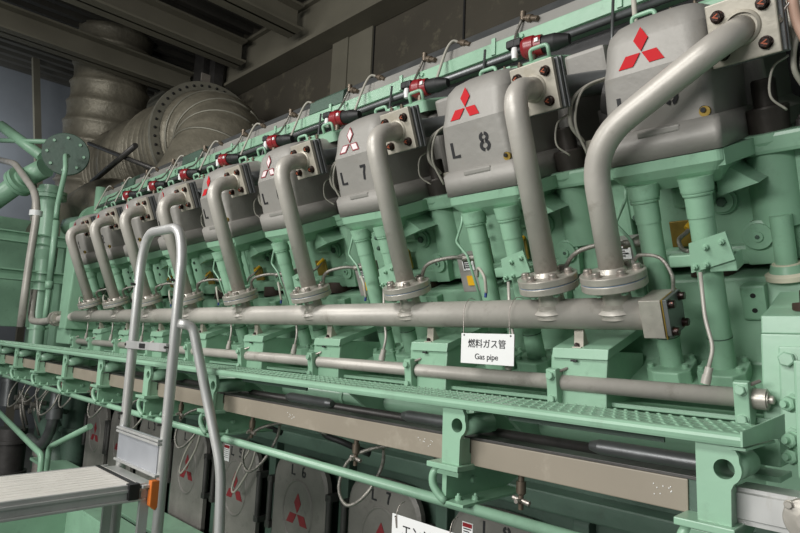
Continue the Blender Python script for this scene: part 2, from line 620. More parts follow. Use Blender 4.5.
def face_T_low(u, w, h):      # the numbered face of the cover (leaning very slightly)
    return (u, .0165 + (w - .17) * .02 - h, w)


def head_marks(cover, k):
    num = str(9 - k)
    q = MB(bank)
    stencil(q, 'L', -.062, .138, .050, face_T_low, .2)
    q.build('stencilled_letter', 'ink', cover)
    q = MB(bank)
    stencil(q, num, .052, .142, .054, face_T_low, .19)
    q.build('stencilled_number', 'ink', cover)
    a = V((0, .028, .262)); b = V((0, .050, .32))
    d = (b - a).normalized()
    nrm = V((0, -d.z, d.y))

    def T(x, y, h):
        p = a + d * (y + .024) + nrm * (h + .0005)
        return V((x - .008, p.y, p.z))
    style = {0: ('redm', None), 1: ('redm', None), 2: ('redf', 'pink'), 3: ('redf', 'pink'), 4: ('redm', None), 5: ('redm', 'alu'),
             6: ('redm', 'pink'), 7: ('redm', None), 8: ('redf', None)}[k]
    q = MB(bank)
    emblem(q, T, .063)
    e = q.build('three_diamond_emblem', style[0], cover)
    if style[1]:
        q = MB(bank)
        emblem(q, T, .063, .72, .0022)
        q.build('emblem_inlay', style[1], e)
    return e


HEADTXT = {0: 'large silver-covered green cylinder head nearest the camera, under the slanting gas pipe',
           1: 'green cylinder head whose silver cover is stencilled L 8, solid red emblem',
           2: 'green cylinder head whose silver cover is stencilled L 7, red-outlined white emblem',
           3: 'green cylinder head with silver cover stencilled L 6, beside the one marked L 7',
           4: 'green cylinder head with silver cover and red emblem, fifth from the right end',
           5: 'green cylinder head with silver cover, fourth from the far left end',
           6: 'green cylinder head with silver cover, third from the far left end',
           7: 'green cylinder head with silver cover, second from the far left end',
           8: 'farthest green cylinder head with silver cover, at the left end of the row'}
heads = []
for k in range(9):
    h = H0 if k == 0 else copy_tree(H0)
    h.location = BO + V((-SK(k), 0, 0))
    tag(h, HEADTXT[k], 'cylinder head', 'cylinder heads along the engine')
    heads.append(h)
for c in kids(heads[0]):
    if c.name.startswith(('inlet_flange_plate', 'inlet_joint_plate')):
        c.location = V((-.020, 0, 0)) - BA * .008
for k, h in enumerate(heads):
    cv = [c for c in kids(h) if c.name.startswith('rocker_cover')][0]
    head_marks(cv, k)


# ------------------------------------------------------------------ gas branch pipes
def W(u, v, w, k=0):
    return BO + V((-SK(k), 0, 0)) + bank((u, v, w))


FX = .239          # x of flange centre from the cylinder's own x, regular pipes
FL = V((X0 + FX, 1.457, .207))     # top face of the upper flange (regular, k = 0)


def flange_pair(mb, c, r, th, gap):
    pass


def branch(name, flx, top, mids, label, k, loc):
    t = thing(name, label, 'gas pipe', loc, 'branch pipes from the long gas pipe')
    c = V(flx)
    L = lambda p: V(p) - V(loc)
    ax = BA
    p = MB(L)
    path = [c - ax * .005] + mids + [top + BD * .02]
    p.tube(path, .032, 26, BEND, 9)
    p.build('pipe', 'pipe', t)
    f = MB(L)
    r = .083
    f.rev(c - ax * .019, c, [(0, r - .002), (.002, r), (.017, r), (.019, r - .002)], 40)
    f.rev(c, c + ax, [(0, .040), (.006, .036), (.012, .032)], 26, cap=False)
    fl = f.build('pipe_flange', 'flange', t)
    e1 = V((1, 0, 0)); e2 = ax.cross(e1)
    for i in range(6):
        a = 2 * PI * (i + .25) / 6
        q = c + (e1 * math.cos(a) + e2 * math.sin(a)) * .061
        b = MB(L)
        b.hexb(q, ax, .012, .012)
        b.build('bolt', 'zinc', fl)
    g = MB(L)
    g.rev(c - ax * .0215, c - ax * .019, [(0, r - .003), (.0025, r - .003)], 40)
    g.build('gasket', 'gasket', t)
    g = MB(L)
    g.box((.0, 0, 0), (.0001, .0001, .0001)) if False else None
    # top flange plate
    pl = MB(lambda q: L(top + bank(q)))
    pl.box((-.068, .0, -.072), (.070, .016, .070), .003)
    pl.rev((0, 0, 0), (0, -1, 0), [(0, .040), (.004, .038), (.008, .033)], 28, cap=False)
    po = pl.build('flange_plate', 'plate', t)
    for uu, ww in ((-.044, .039), (.046, .038), (-.042, -.045), (.043, -.045)):
        b = MB(lambda q: L(top + bank(q)))
        b.hexb((uu, 0, ww), (0, -1, 0), .0128, .015)
        b.build('bolt', 'bolt', po)
        b = MB(lambda q: L(top + bank(q)))
        TT = lambda x, y, h: (uu + x, -.0172 - h, ww + y)
        stroke(b, [(.005, .005), (-.005, .0), (.005, -.005)], .0026, TT, .0006)
        b.build('paint_mark', 'orangem', po)
    return t


BR_LABEL = {1: 'grey bent gas pipe beside the cover stencilled L 8', 2: 'grey bent gas pipe beside the cover stencilled L 7',
            3: 'grey bent gas pipe beside the cover stencilled L 6', 4: 'fifth grey bent gas pipe counted from the left end',
            5: 'fourth grey bent gas pipe counted from the left end', 6: 'third grey bent gas pipe counted from the left end',
            7: 'second grey bent gas pipe counted from the left end', 8: 'grey bent gas pipe at the far left end of the row'}
top0 = W(.229, .05, .278)
c0 = V((X0 + FX, 1.457, .207))
BEND = [.095]
kink = c0 + BA * .06 + V((0, .0, 0))
corner = V((top0.x, 0, 0)) + V((0, *(lambda tt: (top0 - BD * tt)[1:])(.138)))
B0 = branch('gas_branch_pipe', c0, top0, [V((c0.x + .004, 0, 0)) + V((0, corner.y, corner.z))], '', 0, c0)
for k in range(1, 9):
    b = B0 if k == 1 else copy_tree(B0)
    b.location = c0 + V((-SK(k), 0, 0))
    tag(b, BR_LABEL[k], 'gas pipe', 'branch pipes from the long gas pipe')
# the pipe of the nearest cylinder slants across its cover
c9 = V((-.675, 1.457, .207))
BEND = [.11, .06]
top9 = top0 + V((-.020, 0, 0)) - BA * .008
branch('gas_branch_pipe', c9, top9, [W(-.118, -.088, .090), top9 + bank((-.028, -.075, -.024))],
       'large grey gas pipe slanting across the nearest cylinder cover', 0, c9)

# ------------------------------------------------------------------ long gas pipe
gp = thing('gas_main_pipe', 'long horizontal grey gas pipe running below the cylinder heads', 'gas pipe', (X0, 1.50, .10))
L = lambda p: V(p) - V((X0, 1.50, .10))
GZ, GR = .101, .0425
q = MB(L)
q.tube([(-.600, 1.50, GZ), (-4.98, 1.50, GZ)], GR, 32)
q.rev((-4.98, 1.50, GZ), (-5.3, 1.50, GZ), [(0, GR), (.10, .028)], 24, cap=False)
q.build('pipe', 'pipe', gp)
q = MB(L)
q.tube([(-4.97, 1.50, GZ), (-5.55, 1.50, GZ - .03), (-5.9, 1.50, GZ - .05), (-6.25, 1.50, GZ - .04), (-6.25, 1.50, .35)], .030, 18, .12)
q.build('end_pipe', 'pipe', gp)
q = MB(L)
for x in (-5.42, -5.50):
    q.rev((x, 1.50, GZ - .02), (x + .04, 1.50, GZ - .02), [(0, .062), (.04, .062)], 24)
for a in range(4):
    q.cyl((-5.54, 1.50 + .05 * math.cos(a * PI / 2 + .7), GZ - .02 + .05 * math.sin(a * PI / 2 + .7)), (-5.34, 1.50 + .05 * math.cos(a * PI / 2 + .7), GZ - .02 + .05 * math.sin(a * PI / 2 + .7)), .008, 8)
q.build('end_flange', 'flange', gp)
# square blind end
ER = lambda p: V((-.600, 1.50, GZ)) + bank(p) - V((X0, 1.50, .10))
q = MB(ER)
q.box((0, -.050, -.048), (.052, .050, .048), .0015)
q.build('end_block', 'flange', gp)
q = MB(ER)
q.box((.055, -.052, -.05), (.058, .052, .05), .001)
q.build('end_gasket', 'yellow', gp)
q = MB(ER)
q.prism([(-.051, -.040), (-.042, -.049), (.042, -.049), (.051, -.040), (.051, .040), (.042, .049), (-.051, .049)], 'x', .058, .068, .001)
q.build('blind_plate', 'gsteel', gp)
for vv in (-.035, .035):
    for ww in (-.034, .034):
        q = MB(ER)
        q.hexb((.068, vv, ww), (1, 0, 0), .011, .012)
        q.build('bolt', 'bolt', gp)
for xx in [-.675] + [X0 + FX - SK(k) for k in range(1, 9)]:
    ax = BA
    cc = V((xx, 1.457, .207)) - ax * .0215
    q = MB(L)
    q.rev(cc - ax * .019, cc, [(0, .081), (.002, .083), (.017, .083), (.019, .081)], 40)
    q.rev(cc - ax * .097, cc - ax * .019, [(0, .052), (.028, .046), (.036, .037), (.078, .034)], 28, cap=False)
    lf = q.build('outlet_flange', 'flange', gp)
    for i in range(6):
        a = 2 * PI * (i + .25) / 6
        e1 = V((1, 0, 0)); e2 = ax.cross(e1)
        z = cc - ax * .019 + (e1 * math.cos(a) + e2 * math.sin(a)) * .061
        b = MB(L)
        b.hexb(z, -ax, .010, .010)
        b.build('nut', 'green2', lf)
    q = MB(L)
    th = [(GR + .0015) for _ in range(3)]
    q.rev(cc - ax * .082, cc - ax * .072, [(0, .056), (.010, .046)], 28, cap=False)
    q.build('weld_saddle', 'pipe', gp)

# ------------------------------------------------------------------ engine block
XL, XR = -5.15, .15
blk = thing('engine_block', 'long green engine crankcase below the row of cylinder heads', 'engine block', (-2.5, 2.0, FLOOR))
L = lambda p: V(p) - V((-2.5, 2.0, FLOOR))
q = MB(L)
prof = [(1.744, .212), (2.7, .60), (2.7, -.36), (1.78, -.36), (1.74, -.32), (1.73, -.22), (1.73, -.11), (1.64, -.11), (1.64, -.08), (1.771, -.018)]
q.prism(prof, 'x', XL, XR, .008)
q.build('crankcase', 'green', blk)
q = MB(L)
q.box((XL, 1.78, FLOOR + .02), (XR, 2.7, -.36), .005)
q.build('lower_crankcase', 'dgreen', blk)  # dark green puts the shade and dirt below the tread into the colour
q = MB(L)
q.box((XL, 1.54, -.144), (XR - .42, 1.66, -.132), .003)
q.build('ledge_rail', 'green2', blk)
q = MB(L)
q.box((XL - .35, 1.52, -.12), (XL, 2.6, .9), .01)
q.prism([(1.46, .0), (1.72, .0), (1.72, .62), (1.46 + .02, .55)], 'x', XL - .1, XL + .06, .01)
q.build('end_housing', 'green', blk)
for k in range(9):
    dx = -SK(k)
    for uu in (-.055, .074):
        q = MB(lambda p: L(BO + V((dx, 0, 0)) + bank(p)))
        q.prism([(uu - .062, .06), (uu - .055, -.01), (uu - .03, -.035), (uu + .035, -.035), (uu + .058, -.005), (uu + .052, .07), (uu + .02, .10), (uu - .04, .10)], 'z', -.575, -.533, .004)
        for a_, b_ in ((uu + .036, .075), (uu - .046, .0), (uu + .042, .005)):
            q.hexb((a_, b_, -.533), (0, 0, 1), .009, .009)
        q.build('tube_flange', 'green', blk)
    # inspection pad on the upper wall
    q = MB(L)
    q.T = lambda p: L(BO + V((dx, 0, 0)) + bank(p))
    q.box((.105, .135, -.445), (.163, .175, -.352), .006)
    pd = q.build('inspection_pad', 'green', blk)
    for w_ in (-.378, -.418):
        q = MB(lambda p: L(BO + V((dx, 0, 0)) + bank(p)))
        q.rev((.135, .136, w_), (.135, .133, w_), [(0, .0065), (.003, .0065)], 12)
        q.build('screw_hole', 'black', pd)
    # rusty pads and a steel dome under the jacket
    q = MB(L)
    q.cyl((X0 + dx + .02, 1.80, .22), (X0 + dx + .02, 1.80, .27), .06, 20)
    q.build('jacket_seat', 'rust', blk)
    # crankcase wall ribs
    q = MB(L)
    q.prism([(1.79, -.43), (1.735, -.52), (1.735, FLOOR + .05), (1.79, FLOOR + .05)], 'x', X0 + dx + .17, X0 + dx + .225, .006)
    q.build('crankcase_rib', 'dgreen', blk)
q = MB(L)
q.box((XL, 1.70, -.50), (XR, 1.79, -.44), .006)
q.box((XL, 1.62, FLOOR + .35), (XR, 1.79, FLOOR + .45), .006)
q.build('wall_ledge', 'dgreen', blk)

# ------------------------------------------------------------------ boxes under the gas pipe with their silver struts
SB = thing('cable_box', '', 'box', (0, 0, 0))
q = MB()
q.prism([(.227, -.22), (.388, -.22), (.388, -.075), (.392, -.015), (.392, .002), (.24, .002), (.224, -.015), (.224, -.045)], 'y', 1.51, 1.74, .004)
q.build('box_body', 'green', SB)
q = MB()
q.prism([(1.50, -.022), (1.505, .006), (1.73, .081), (1.73, .056)], 'x', .232, .396, .002)
q.build('box_lid', 'green2', SB)
q = MB()
q.box((.29, 1.4985, -.030), (.308, 1.503, -.024))
q.build('lid_slot', 'black', SB)
q = MB()
q.box((.288, 1.522, .0), (.316, 1.528, .062), .001)
q.box((.288, 1.510, .004), (.316, 1.565, .011), .001)
q.prism([(1.527, .004), (1.565, .004), (1.527, .06)], 'x', .312, .316)
st = q.build('pipe_strut', 'plate', SB)
q = MB()
q.hexb((.298, 1.524, .015), (0, -1, 0), .008, .008)
q.build('strut_bolt', 'bolt', st)
LB = {0: 'green box', 1: ''}
for k in range(1, 9):
    b = SB if k == 1 else copy_tree(SB)
    b.location = (X0 - SK(k), 0, 0)
    where = ['', 'nearest green lidded box under the gas pipe, right of the white Gas pipe sign',
             'second green lidded box from the right, just left of the white Gas pipe sign',
             'third green lidded box from the right under the gas pipe',
             'fourth green lidded box from the right, right of the curved ladder rail',
             'fifth green lidded box from the right, seen through the ladder',
             'sixth green lidded box from the right under the gas pipe, behind the ladder hoop',
             'second green lidded box from the far left end', 'green lidded box at the far left end under the gas pipe'][k]
    tag(b, where, 'box', 'lidded boxes under the gas pipe')

# ------------------------------------------------------------------ thin grey tube with its green clamps
TY, TZ, TR = 1.515, -.089, .022
tb = thing('fuel_rail_tube', 'thin grey horizontal tube above the green tread plate', 'pipe', (-2.5, TY, TZ))
L = lambda p: V(p) - V((-2.5, TY, TZ))
q = MB(L)
q.tube([(-.37, TY, TZ), (-4.98, TY, TZ)], TR, 24)
q.build('tube', 'pipe', tb)
q = MB(L)
q.rev((-.385, TY, TZ), (-.30, TY, TZ), [(0, .0235), (.037, .0235), (.037, .018), (.040, .018)], 20)
q.hexb((-.346, TY, TZ), (1, 0, 0), .010, .010)
q.build('end_cap', 'flange', tb)
CL = thing('tube_clamp', '', 'clamp', (0, TY, TZ))
q = MB()
q.rev((-.0155, 0, 0), (.0155, 0, 0), [(0, TR + .008), (.031, TR + .008)], 20)
q.prism([(-.045, .035), (-.028, .04), (.02, .028), (.02, -.03), (-.0, -.065), (-.032, -.06), (-.036, -.02)], 'x', -.0155, .0155, .003)
q.build('clamp_body', 'green2', CL)
for z, y in ((.018, -.043), (-.046, -.034)):
    q = MB()
    q.hexb((0, y, z), (0, -1, 0), .0115, .01)
    q.build('bolt', 'green2', CL)
q = MB()
q.cyl((.012, -.02, .03), (.03, -.005, .04), .004, 8)
q.build('pin', 'zinc', CL)
cls = [-.390] + [X0 - SK(k) + .245 for k in range(1, 9)] + [-4.93]
CLL = ['green clamp on the right end of the thin grey tube', 'green clamp on the thin grey tube, right of the white Gas pipe sign',
       'green clamp on the thin grey tube, left of the white Gas pipe sign', 'fourth green clamp from the right on the thin grey tube',
       'fifth green clamp from the right, right of the curved ladder rail', 'sixth green clamp from the right on the thin grey tube, beside the ladder',
       'seventh green clamp from the right, seen inside the ladder hoop', 'third green clamp from the far left end of the tube',
       'second green clamp from the far left end of the tube', 'green clamp at the far left end of the tube']
for i, x in enumerate(cls):
    c = CL if i == 0 else copy_tree(CL)
    c.location = (x, TY, TZ)
    tag(c, CLL[i], 'clamp', 'clamps on the thin grey tube')

# ------------------------------------------------------------------ tread plate
tr = thing('tread_plate', 'long narrow green chequered tread plate along the engine', 'walkway', (-2.7, 1.07, -.12))
L = lambda p: V(p) - V((-2.7, 1.07, -.12))
TX0, TX1, TYF, TYB, TZT = -7.2, -.275, 1.03, 1.205, -.1160
q = MB(L)
rr = .01
pr = [(TYB, TZT), (TYF + rr, TZT)] + [(TYF + rr - rr * math.sin(a), TZT - rr + rr * math.cos(a)) for a in (PI / 6, PI / 3, PI / 2, PI * .7)] + \
     [(TYF + .004, TZT - .020), (TYF + .014, TZT - .0215), (TYF + .018, TZT - .012), (TYB, TZT - .007)]
q.prism(pr, 'x', TX0, TX1)
q.build('plate', 'green2', tr)
q = MB(L)
x = TX1 - .012
n = 0
while x > TX0 + .02 and n < 520:
    for j in range(7):
        yy = TYF + .022 + j * .025
        xx = x - (j % 2) * .011
        s = 1 if j % 2 else -1
        a = V((xx, yy, TZT - .0003))
        dx, dy = .0075, .0085 * s
        w = V((-.0018 * s, .0018, 0))
        d = V((dx, dy, 0))
        q.loft([[a - d - w * .4, a - d + w * .4, a - d + w * .4 + V((0, 0, .0005)), a - d - w * .4 + V((0, 0, .0005))],
                [a - w * 1.3, a + w * 1.3, a + w * .5 + V((0, 0, .0028)), a - w * .5 + V((0, 0, .0028))],
                [a + d - w * .4, a + d + w * .4, a + d + w * .4 + V((0, 0, .0005)), a + d - w * .4 + V((0, 0, .0005))]], smooth=False)
    x -= .022 if x > -3 else .034
    n += 1
q.build('raised_tread_pattern', 'green2', tr)
# upturned end plate
q = MB(L)
q.prism([(TYF, TZT + .004), (1.30, -.0995), (1.30, -.1435), (1.20, -.138), (TYF, TZT - .019)], 'x', TX1, TX1 + .003)
q.prism([(TYF + .01, TZT - .022), (1.22, TZT - .024), (1.22, TZT - .028), (TYF + .01, TZT - .026)], 'x', TX1 - .02, TX1 + .004)
q.build('end_flap', 'green2', tr)
for xa, xb in ((-.40, -.80),) + tuple((X0 - SK(k) - .36, X0 - SK(k) - .80) for k in range(1, 8)):
    q = MB(L)
    q.box((xb + .05, 1.112, TZT - .040), (xa - .02, 1.118, TZT - .008))
    q.build('skirt_strip', 'dgreen', tr)  # dark green stands in for the shade under the tread

# ------------------------------------------------------------------ cast brackets under the tread
def holed(mb, outer, c, r, y0, y1, n=28):
    t = bmesh.new()
    for yy in (y0, y1):
        o = [t.verts.new((a, yy, b)) for a, b in outer]
        i_ = [t.verts.new((c[0] + r * math.cos(2 * PI * k / n), yy, c[1] + r * math.sin(2 * PI * k / n))) for k in range(n)]
        es = [t.edges.new((x[k], x[(k + 1) % len(x)])) for x in (o, i_) for k in range(len(x))]
        bmesh.ops.triangle_fill(t, use_beauty=True, use_dissolve=False, edges=es)
        if yy == y0:
            o0, i0 = o, i_
    for A_, B_ in ((o0, o), (i0, i_)):
        for k in range(len(A_)):
            t.faces.new((A_[k], A_[(k + 1) % len(A_)], B_[(k + 1) % len(A_)], B_[k]))
    mb._merge(t)


BK = thing('cast_bracket', '', 'bracket', (0, 0, 0))
q = MB()
holed(q, [(-.029, -.137), (.026, -.137), (.034, -.152)] + [(.013 + .025 * math.cos(a), -.175 + .025 * math.sin(a)) for a in [i * -.25 for i in range(-2, 5)]] + [(.0225, -.205), (.0215, -.266), (-.0275, -.266)], (.013, -.175), .0155, 1.05, 1.061)
# ring boss
rings = []
fr, br_, inn = [], [], []
n = 28
for rad, yy in ((.0155, 1.058), (.0235, 1.058), (.0235, 1.165), (.0155, 1.165), (.0155, 1.058)):
    rings.append([(.013 + rad * math.cos(2 * PI * i / n), yy, -.175 + rad * math.sin(2 * PI * i / n)) for i in range(n)])
q.loft(rings, cap0=False, cap1=False)

q.prism([(1.15, -.13), (1.30, -.13), (1.30, -.2), (1.15, -.2)], 'x', -.012, .004, .0015)
q.prism([(1.058, -.205), (1.09, -.205), (1.09, -.265), (1.058, -.265)], 'x', -.026, .0195)
q.prism([(1.09, -.235), (1.12, -.265), (1.09, -.265)], 'x', .008, .0195)
q.rev((.013, 1.12, -.175), (.013, 1.13, -.175), [(0, .0156), (.01, .0156)], 20)
q.prism([(1.06, -.205), (1.085, -.262), (1.06, -.262)], 'x', .004, .02)
q.build('upright', 'green2', BK)
q = MB()
q.box((-.060, 1.035, -.272), (.030, 1.10, -.260), .002)
q.build('base_plate', 'green2', BK)
q = MB()
q.tube([(-.045, 1.055, -.275), (-.053, 1.05, -.29), (-.053, 1.05, -.312), (-.036, 1.055, -.335), (-.02, 1.06, -.345)], .009, 8, .012, 4)
q.box((-.05, 1.05, -.286), (.02, 1.062, -.276), .001)
q.box((-.03, 1.055, -.348), (.032, 1.30, -.342), .001)
q.prism([(1.062, -.276), (1.45, -.276), (1.45, -.30), (1.30, -.343), (1.062, -.343)], 'x', -.035, -.022, .0015)
ft = q.build('foot', 'green', BK)
q = MB()
q.hexb((-.005, 1.085, -.342), (0, 0, 1), .0075, .008, .006)
q.build('foot_bolt', 'green2', ft)
q = MB()
q.hexb((.016, 1.12, -.342), (0, 0, 1), .0075, .008, .006)
q.build('foot_bolt', 'green2', ft)
q = MB()
q.hexb((-.022, 1.16, -.31), (1, 0, 0), .009, .006)
q.build('foot_bolt', 'green2', ft)
bxs = [-.318, -.857] + [X0 - SK(k) - .31 + .007 for k in range(1, 12)][1:]
BKL = ['nearest green cast bracket with a round hole, at the right end of the tread plate',
       'second green cast bracket from the right under the tread plate, below the Gas pipe sign',
       'third green cast bracket from the right, with a round hole, under the tread plate',
       'fourth green cast bracket from the right, just right of the curved ladder rail',
       'fifth green cast bracket from the right, inside the ladder uprights',
       'sixth green cast bracket from the right, just left of the ladder'] + \
      ['green cast bracket under the tread plate, %s beyond the ladder' % w for w in ('second', 'third', 'fourth', 'fifth', 'sixth', 'seventh')]
for i, x in enumerate(bxs):
    b = BK if i == 0 else copy_tree(BK)
    b.location = (x, 0, 0)
    tag(b, BKL[i], 'bracket', 'cast brackets under the tread plate')

# ------------------------------------------------------------------ trunking beam, lower rail and pipes behind them
bt = thing('cable_trunking', 'long beige rectangular trunking running behind the green brackets', 'trunking', (-2.6, 1.12, -.24))
L = lambda p: V(p) - V((-2.6, 1.12, -.24))
q = MB(L)
q.box((-7.0, 1.095, -.264), (-.375, 1.15, -.209), .002)
q.build('trunking_body', 'beige', bt)
q = MB(L)
q.box((-.378, 1.099, -.268), (-.349, 1.15, -.205), .002)
q.build('end_stop', 'dgreen', bt)
q = MB(L)
q.box((-7.0, 1.097, -.209), (-.345, 1.15, -.203), .001)
q.build('trunking_lid', 'dsteel', bt)
q = MB(L)
for i in range(14):
    x = -.40 - i * .275
    if i % 2 == 0:
        for j in range(9):
            q.rev((x - .05 * random.random(), 1.0945, -.225 - .02 * random.random()), (x, 1.0, -.2), [(0, .0012), (.0006, .0008)], 6)
q.build('paint_specks', 'white', bt)
al = thing('aluminium_profile', 'silver aluminium profile at the lower right corner, beyond the nearest bracket', 'profile', (-.1, 1.12, -.23))
L = lambda p: V(p) - V((-.1, 1.12, -.23))
q = MB(L)
q.prism([(1.09, -.262), (1.09, -.255), (1.086, -.253), (1.086, -.214), (1.092, -.212), (1.092, -.206), (1.15, -.206), (1.15, -.262)], 'x', -.30, .25)
q.build('profile_body', 'ladder', al)
q = MB(L)
q.rev((-.20, 1.088, -.232), (-.20, 1.05, -.232), [(0, .030), (.02, .032), (.024, .03), (.026, .012), (.034, .012)], 26)
q.hexb((-.222, 1.064, -.213), (0, -1, 0), .006, .006)
q.hexb((-.178, 1.064, -.250), (0, -1, 0), .006, .006)
q.build('round_knob', 'flange', al)

q = MB()
q.tube([(-6.0, 1.10, -.358), (.2, 1.10, -.358)], .0125, 16)
solo(q, 'green_conduit', 'green2', 'thin green conduit running under the feet of the brackets', 'pipe')
q = MB()
q.tube([(-5.1, 1.33, -.185), (-.36, 1.33, -.185)], .026, 18)
for k in range(1, 9):
    q.rev((X0 - SK(k) + .1, 1.33, -.185), (X0 - SK(k) + .115, 1.33, -.185), [(0, .031), (.015, .031)], 16)
solo(q, 'water_pipe', 'green2', 'green horizontal pipe in the shade below the tread plate', 'pipe')
op = thing('oil_pipe', 'dark steel pipe with silver sleeves just behind the beige trunking', 'pipe', (-2.7, 1.22, -.212))
L = lambda p: V(p) - V((-2.7, 1.22, -.212))
q = MB(L)
q.tube([(-5.1, 1.22, -.206), (-.36, 1.22, -.206)], .012, 16)
q.build('inner_pipe', 'dsteel', op)
for k in range(0, 9):
    x = X0 - SK(k)
    q = MB(L)
    q.rev((x - .05, 1.20, -.196), (x + .19, 1.20, -.196), [(0, .010), (.02, .0155), (.22, .0155), (.24, .010)], 18)
    q.build('silver_sleeve', 'gsteel', op)
q = MB()
for k in range(1, 9):
    q = MB()
    x = X0 - SK(k) + .30
    q.prism([(1.14, -.135), (1.36, -.135), (1.36, -.24), (1.30, -.24)], 'x', x, x + .012, .001)
    o = q.build('pipe_stay', 'green')
    tag(o, ['', 'green triangular stay behind the trunking, left of the second bracket from the right'][k] if k == 1 else 'green triangular stay behind the trunking, number %s from the right' % ORD[k - 1], 'stay', 'pipe stays behind the trunking')

# ------------------------------------------------------------------ crankcase doors
DR = thing('crankcase_door', '', 'hatch', (0, 1.72, -.781))


def shape(hw, ht, hb, sh=.09):
    pts = []
    for a in range(0, 181, 15):
        pts.append((hw * .62 * math.cos(math.radians(a)) + (hw * .38 if a < 90 else (-hw * .38 if a > 90 else 0)), ht - sh + sh * math.sin(math.radians(a))))
    for a in range(180, 361, 15):
        pts.append((hw * .62 * math.cos(math.radians(a)) + (-hw * .38 if a < 270 else (hw * .38 if a > 270 else 0)), -hb + sh + sh * math.sin(math.radians(a))))
    return pts


q = MB()
s1 = shape(.205, .245, .42, .13)
s2 = shape(.19, .23, .405, .12)
q.loft([[(x, .01, z) for x, z in s1], [(x, -.012, z) for x, z in s1], [(x, -.02, z) for x, z in s2]], smooth=False)
rg = []
for rx, y in ((.125, -.018), (.121, -.026), (.116, -.026), (.112, -.018)):
    rg.append([(rx * .92 * math.cos(2 * PI * i / 36), y, rx * 1.15 * math.sin(2 * PI * i / 36)) for i in range(36)])
q.loft(rg, cap0=False, cap1=False)
q.build('door_plate', mat('dark_grey_door_paint', (124, 121, 115), .55, .12, .12, 8, .2, 30, (84, 80, 74), .5), DR)
for sx in (-1, 1):
    q = MB()
    q.cyl((sx * .225, -.02, .10), (sx * .225, -.02, -.10), .014, 12)
    q.box((sx * .225 - .018, -.03, .09), (sx * .225 + .018, .03, .12), .003)
    q.box((sx * .225 - .018, -.03, -.12), (sx * .225 + .018, .03, -.09), .003)
    q.build('latch_rod', 'dsteel', DR)
q = MB()
emblem(q, lambda x, y, h: V((x, -.0205 - h, y - .01)), .088)
q.build('three_diamond_emblem', 'redf', DR)
doors = []
for k in range(0, 9):
    d = DR if k == 0 else copy_tree(DR)
    d.location = (X0 - SK(k) - .077, 1.72, -.781)
    doors.append(d)
    dl = {0: 'grey crankcase door with red emblem nearest the camera, below the trunking', 1: 'grey crankcase door stencilled L 8, below the second bracket',
          2: 'grey crankcase door stencilled L 7, behind the lower white sign', 3: 'grey crankcase door stencilled L 6 with dark red emblem',
          4: 'grey crankcase door stencilled L 5, right of the curved ladder rail', 5: 'grey crankcase door stencilled L 4, behind the curved ladder rail',
          6: 'grey crankcase door directly behind the ladder panel', 7: 'grey crankcase door left of the ladder panel', 8: 'farthest grey crankcase door, above the plank'}[k]
    tag(d, dl, 'hatch', 'crankcase doors')
for k, d in enumerate(doors):
    pl = [c for c in kids(d) if c.name.startswith('door_plate')][0]
    q = MB()
    T = lambda x, y, h: (x, -.0205 - h, y)
    stencil(q, 'L', -.045, .155, .046, T)
    q.build('stencilled_letter', 'ink', pl)
    q = MB()
    stencil(q, str(9 - k), .035, .155, .046, T)
    q.build('stencilled_number', 'ink', pl)


def label_plate(name, x, z, y, label, w=.03, h=.048):
    t = thing(name, label, 'label', (x, y, z))
    q = MB(); q.box((-w / 2, -.002, -h / 2), (w / 2, 0, h / 2)); q.build('label_sheet', 'white', t)
    q = MB(); q.box((-w / 2 + .002, -.003, h * .28), (w / 2 - .002, -.001, h * .46)); q.build('red_band', 'red', t)
    q = MB()
    for i in range(5):
        q.box((-w / 2 + .004, -.0028, h * .18 - i * h * .12), (w / 2 - .004 - (i % 2) * .005, -.001, h * .18 - i * h * .12 + .0022))
    q.build('print', 'ink', t)


label_plate('warning_sticker', -2.93, -.62, 1.697, 'small white warning sticker with red top on crankcase door L 5', .055, .085)
label_plate('warning_sticker', -.86, -.42, 1.12, 'small white warning sticker with red top below the second bracket', .03, .048)

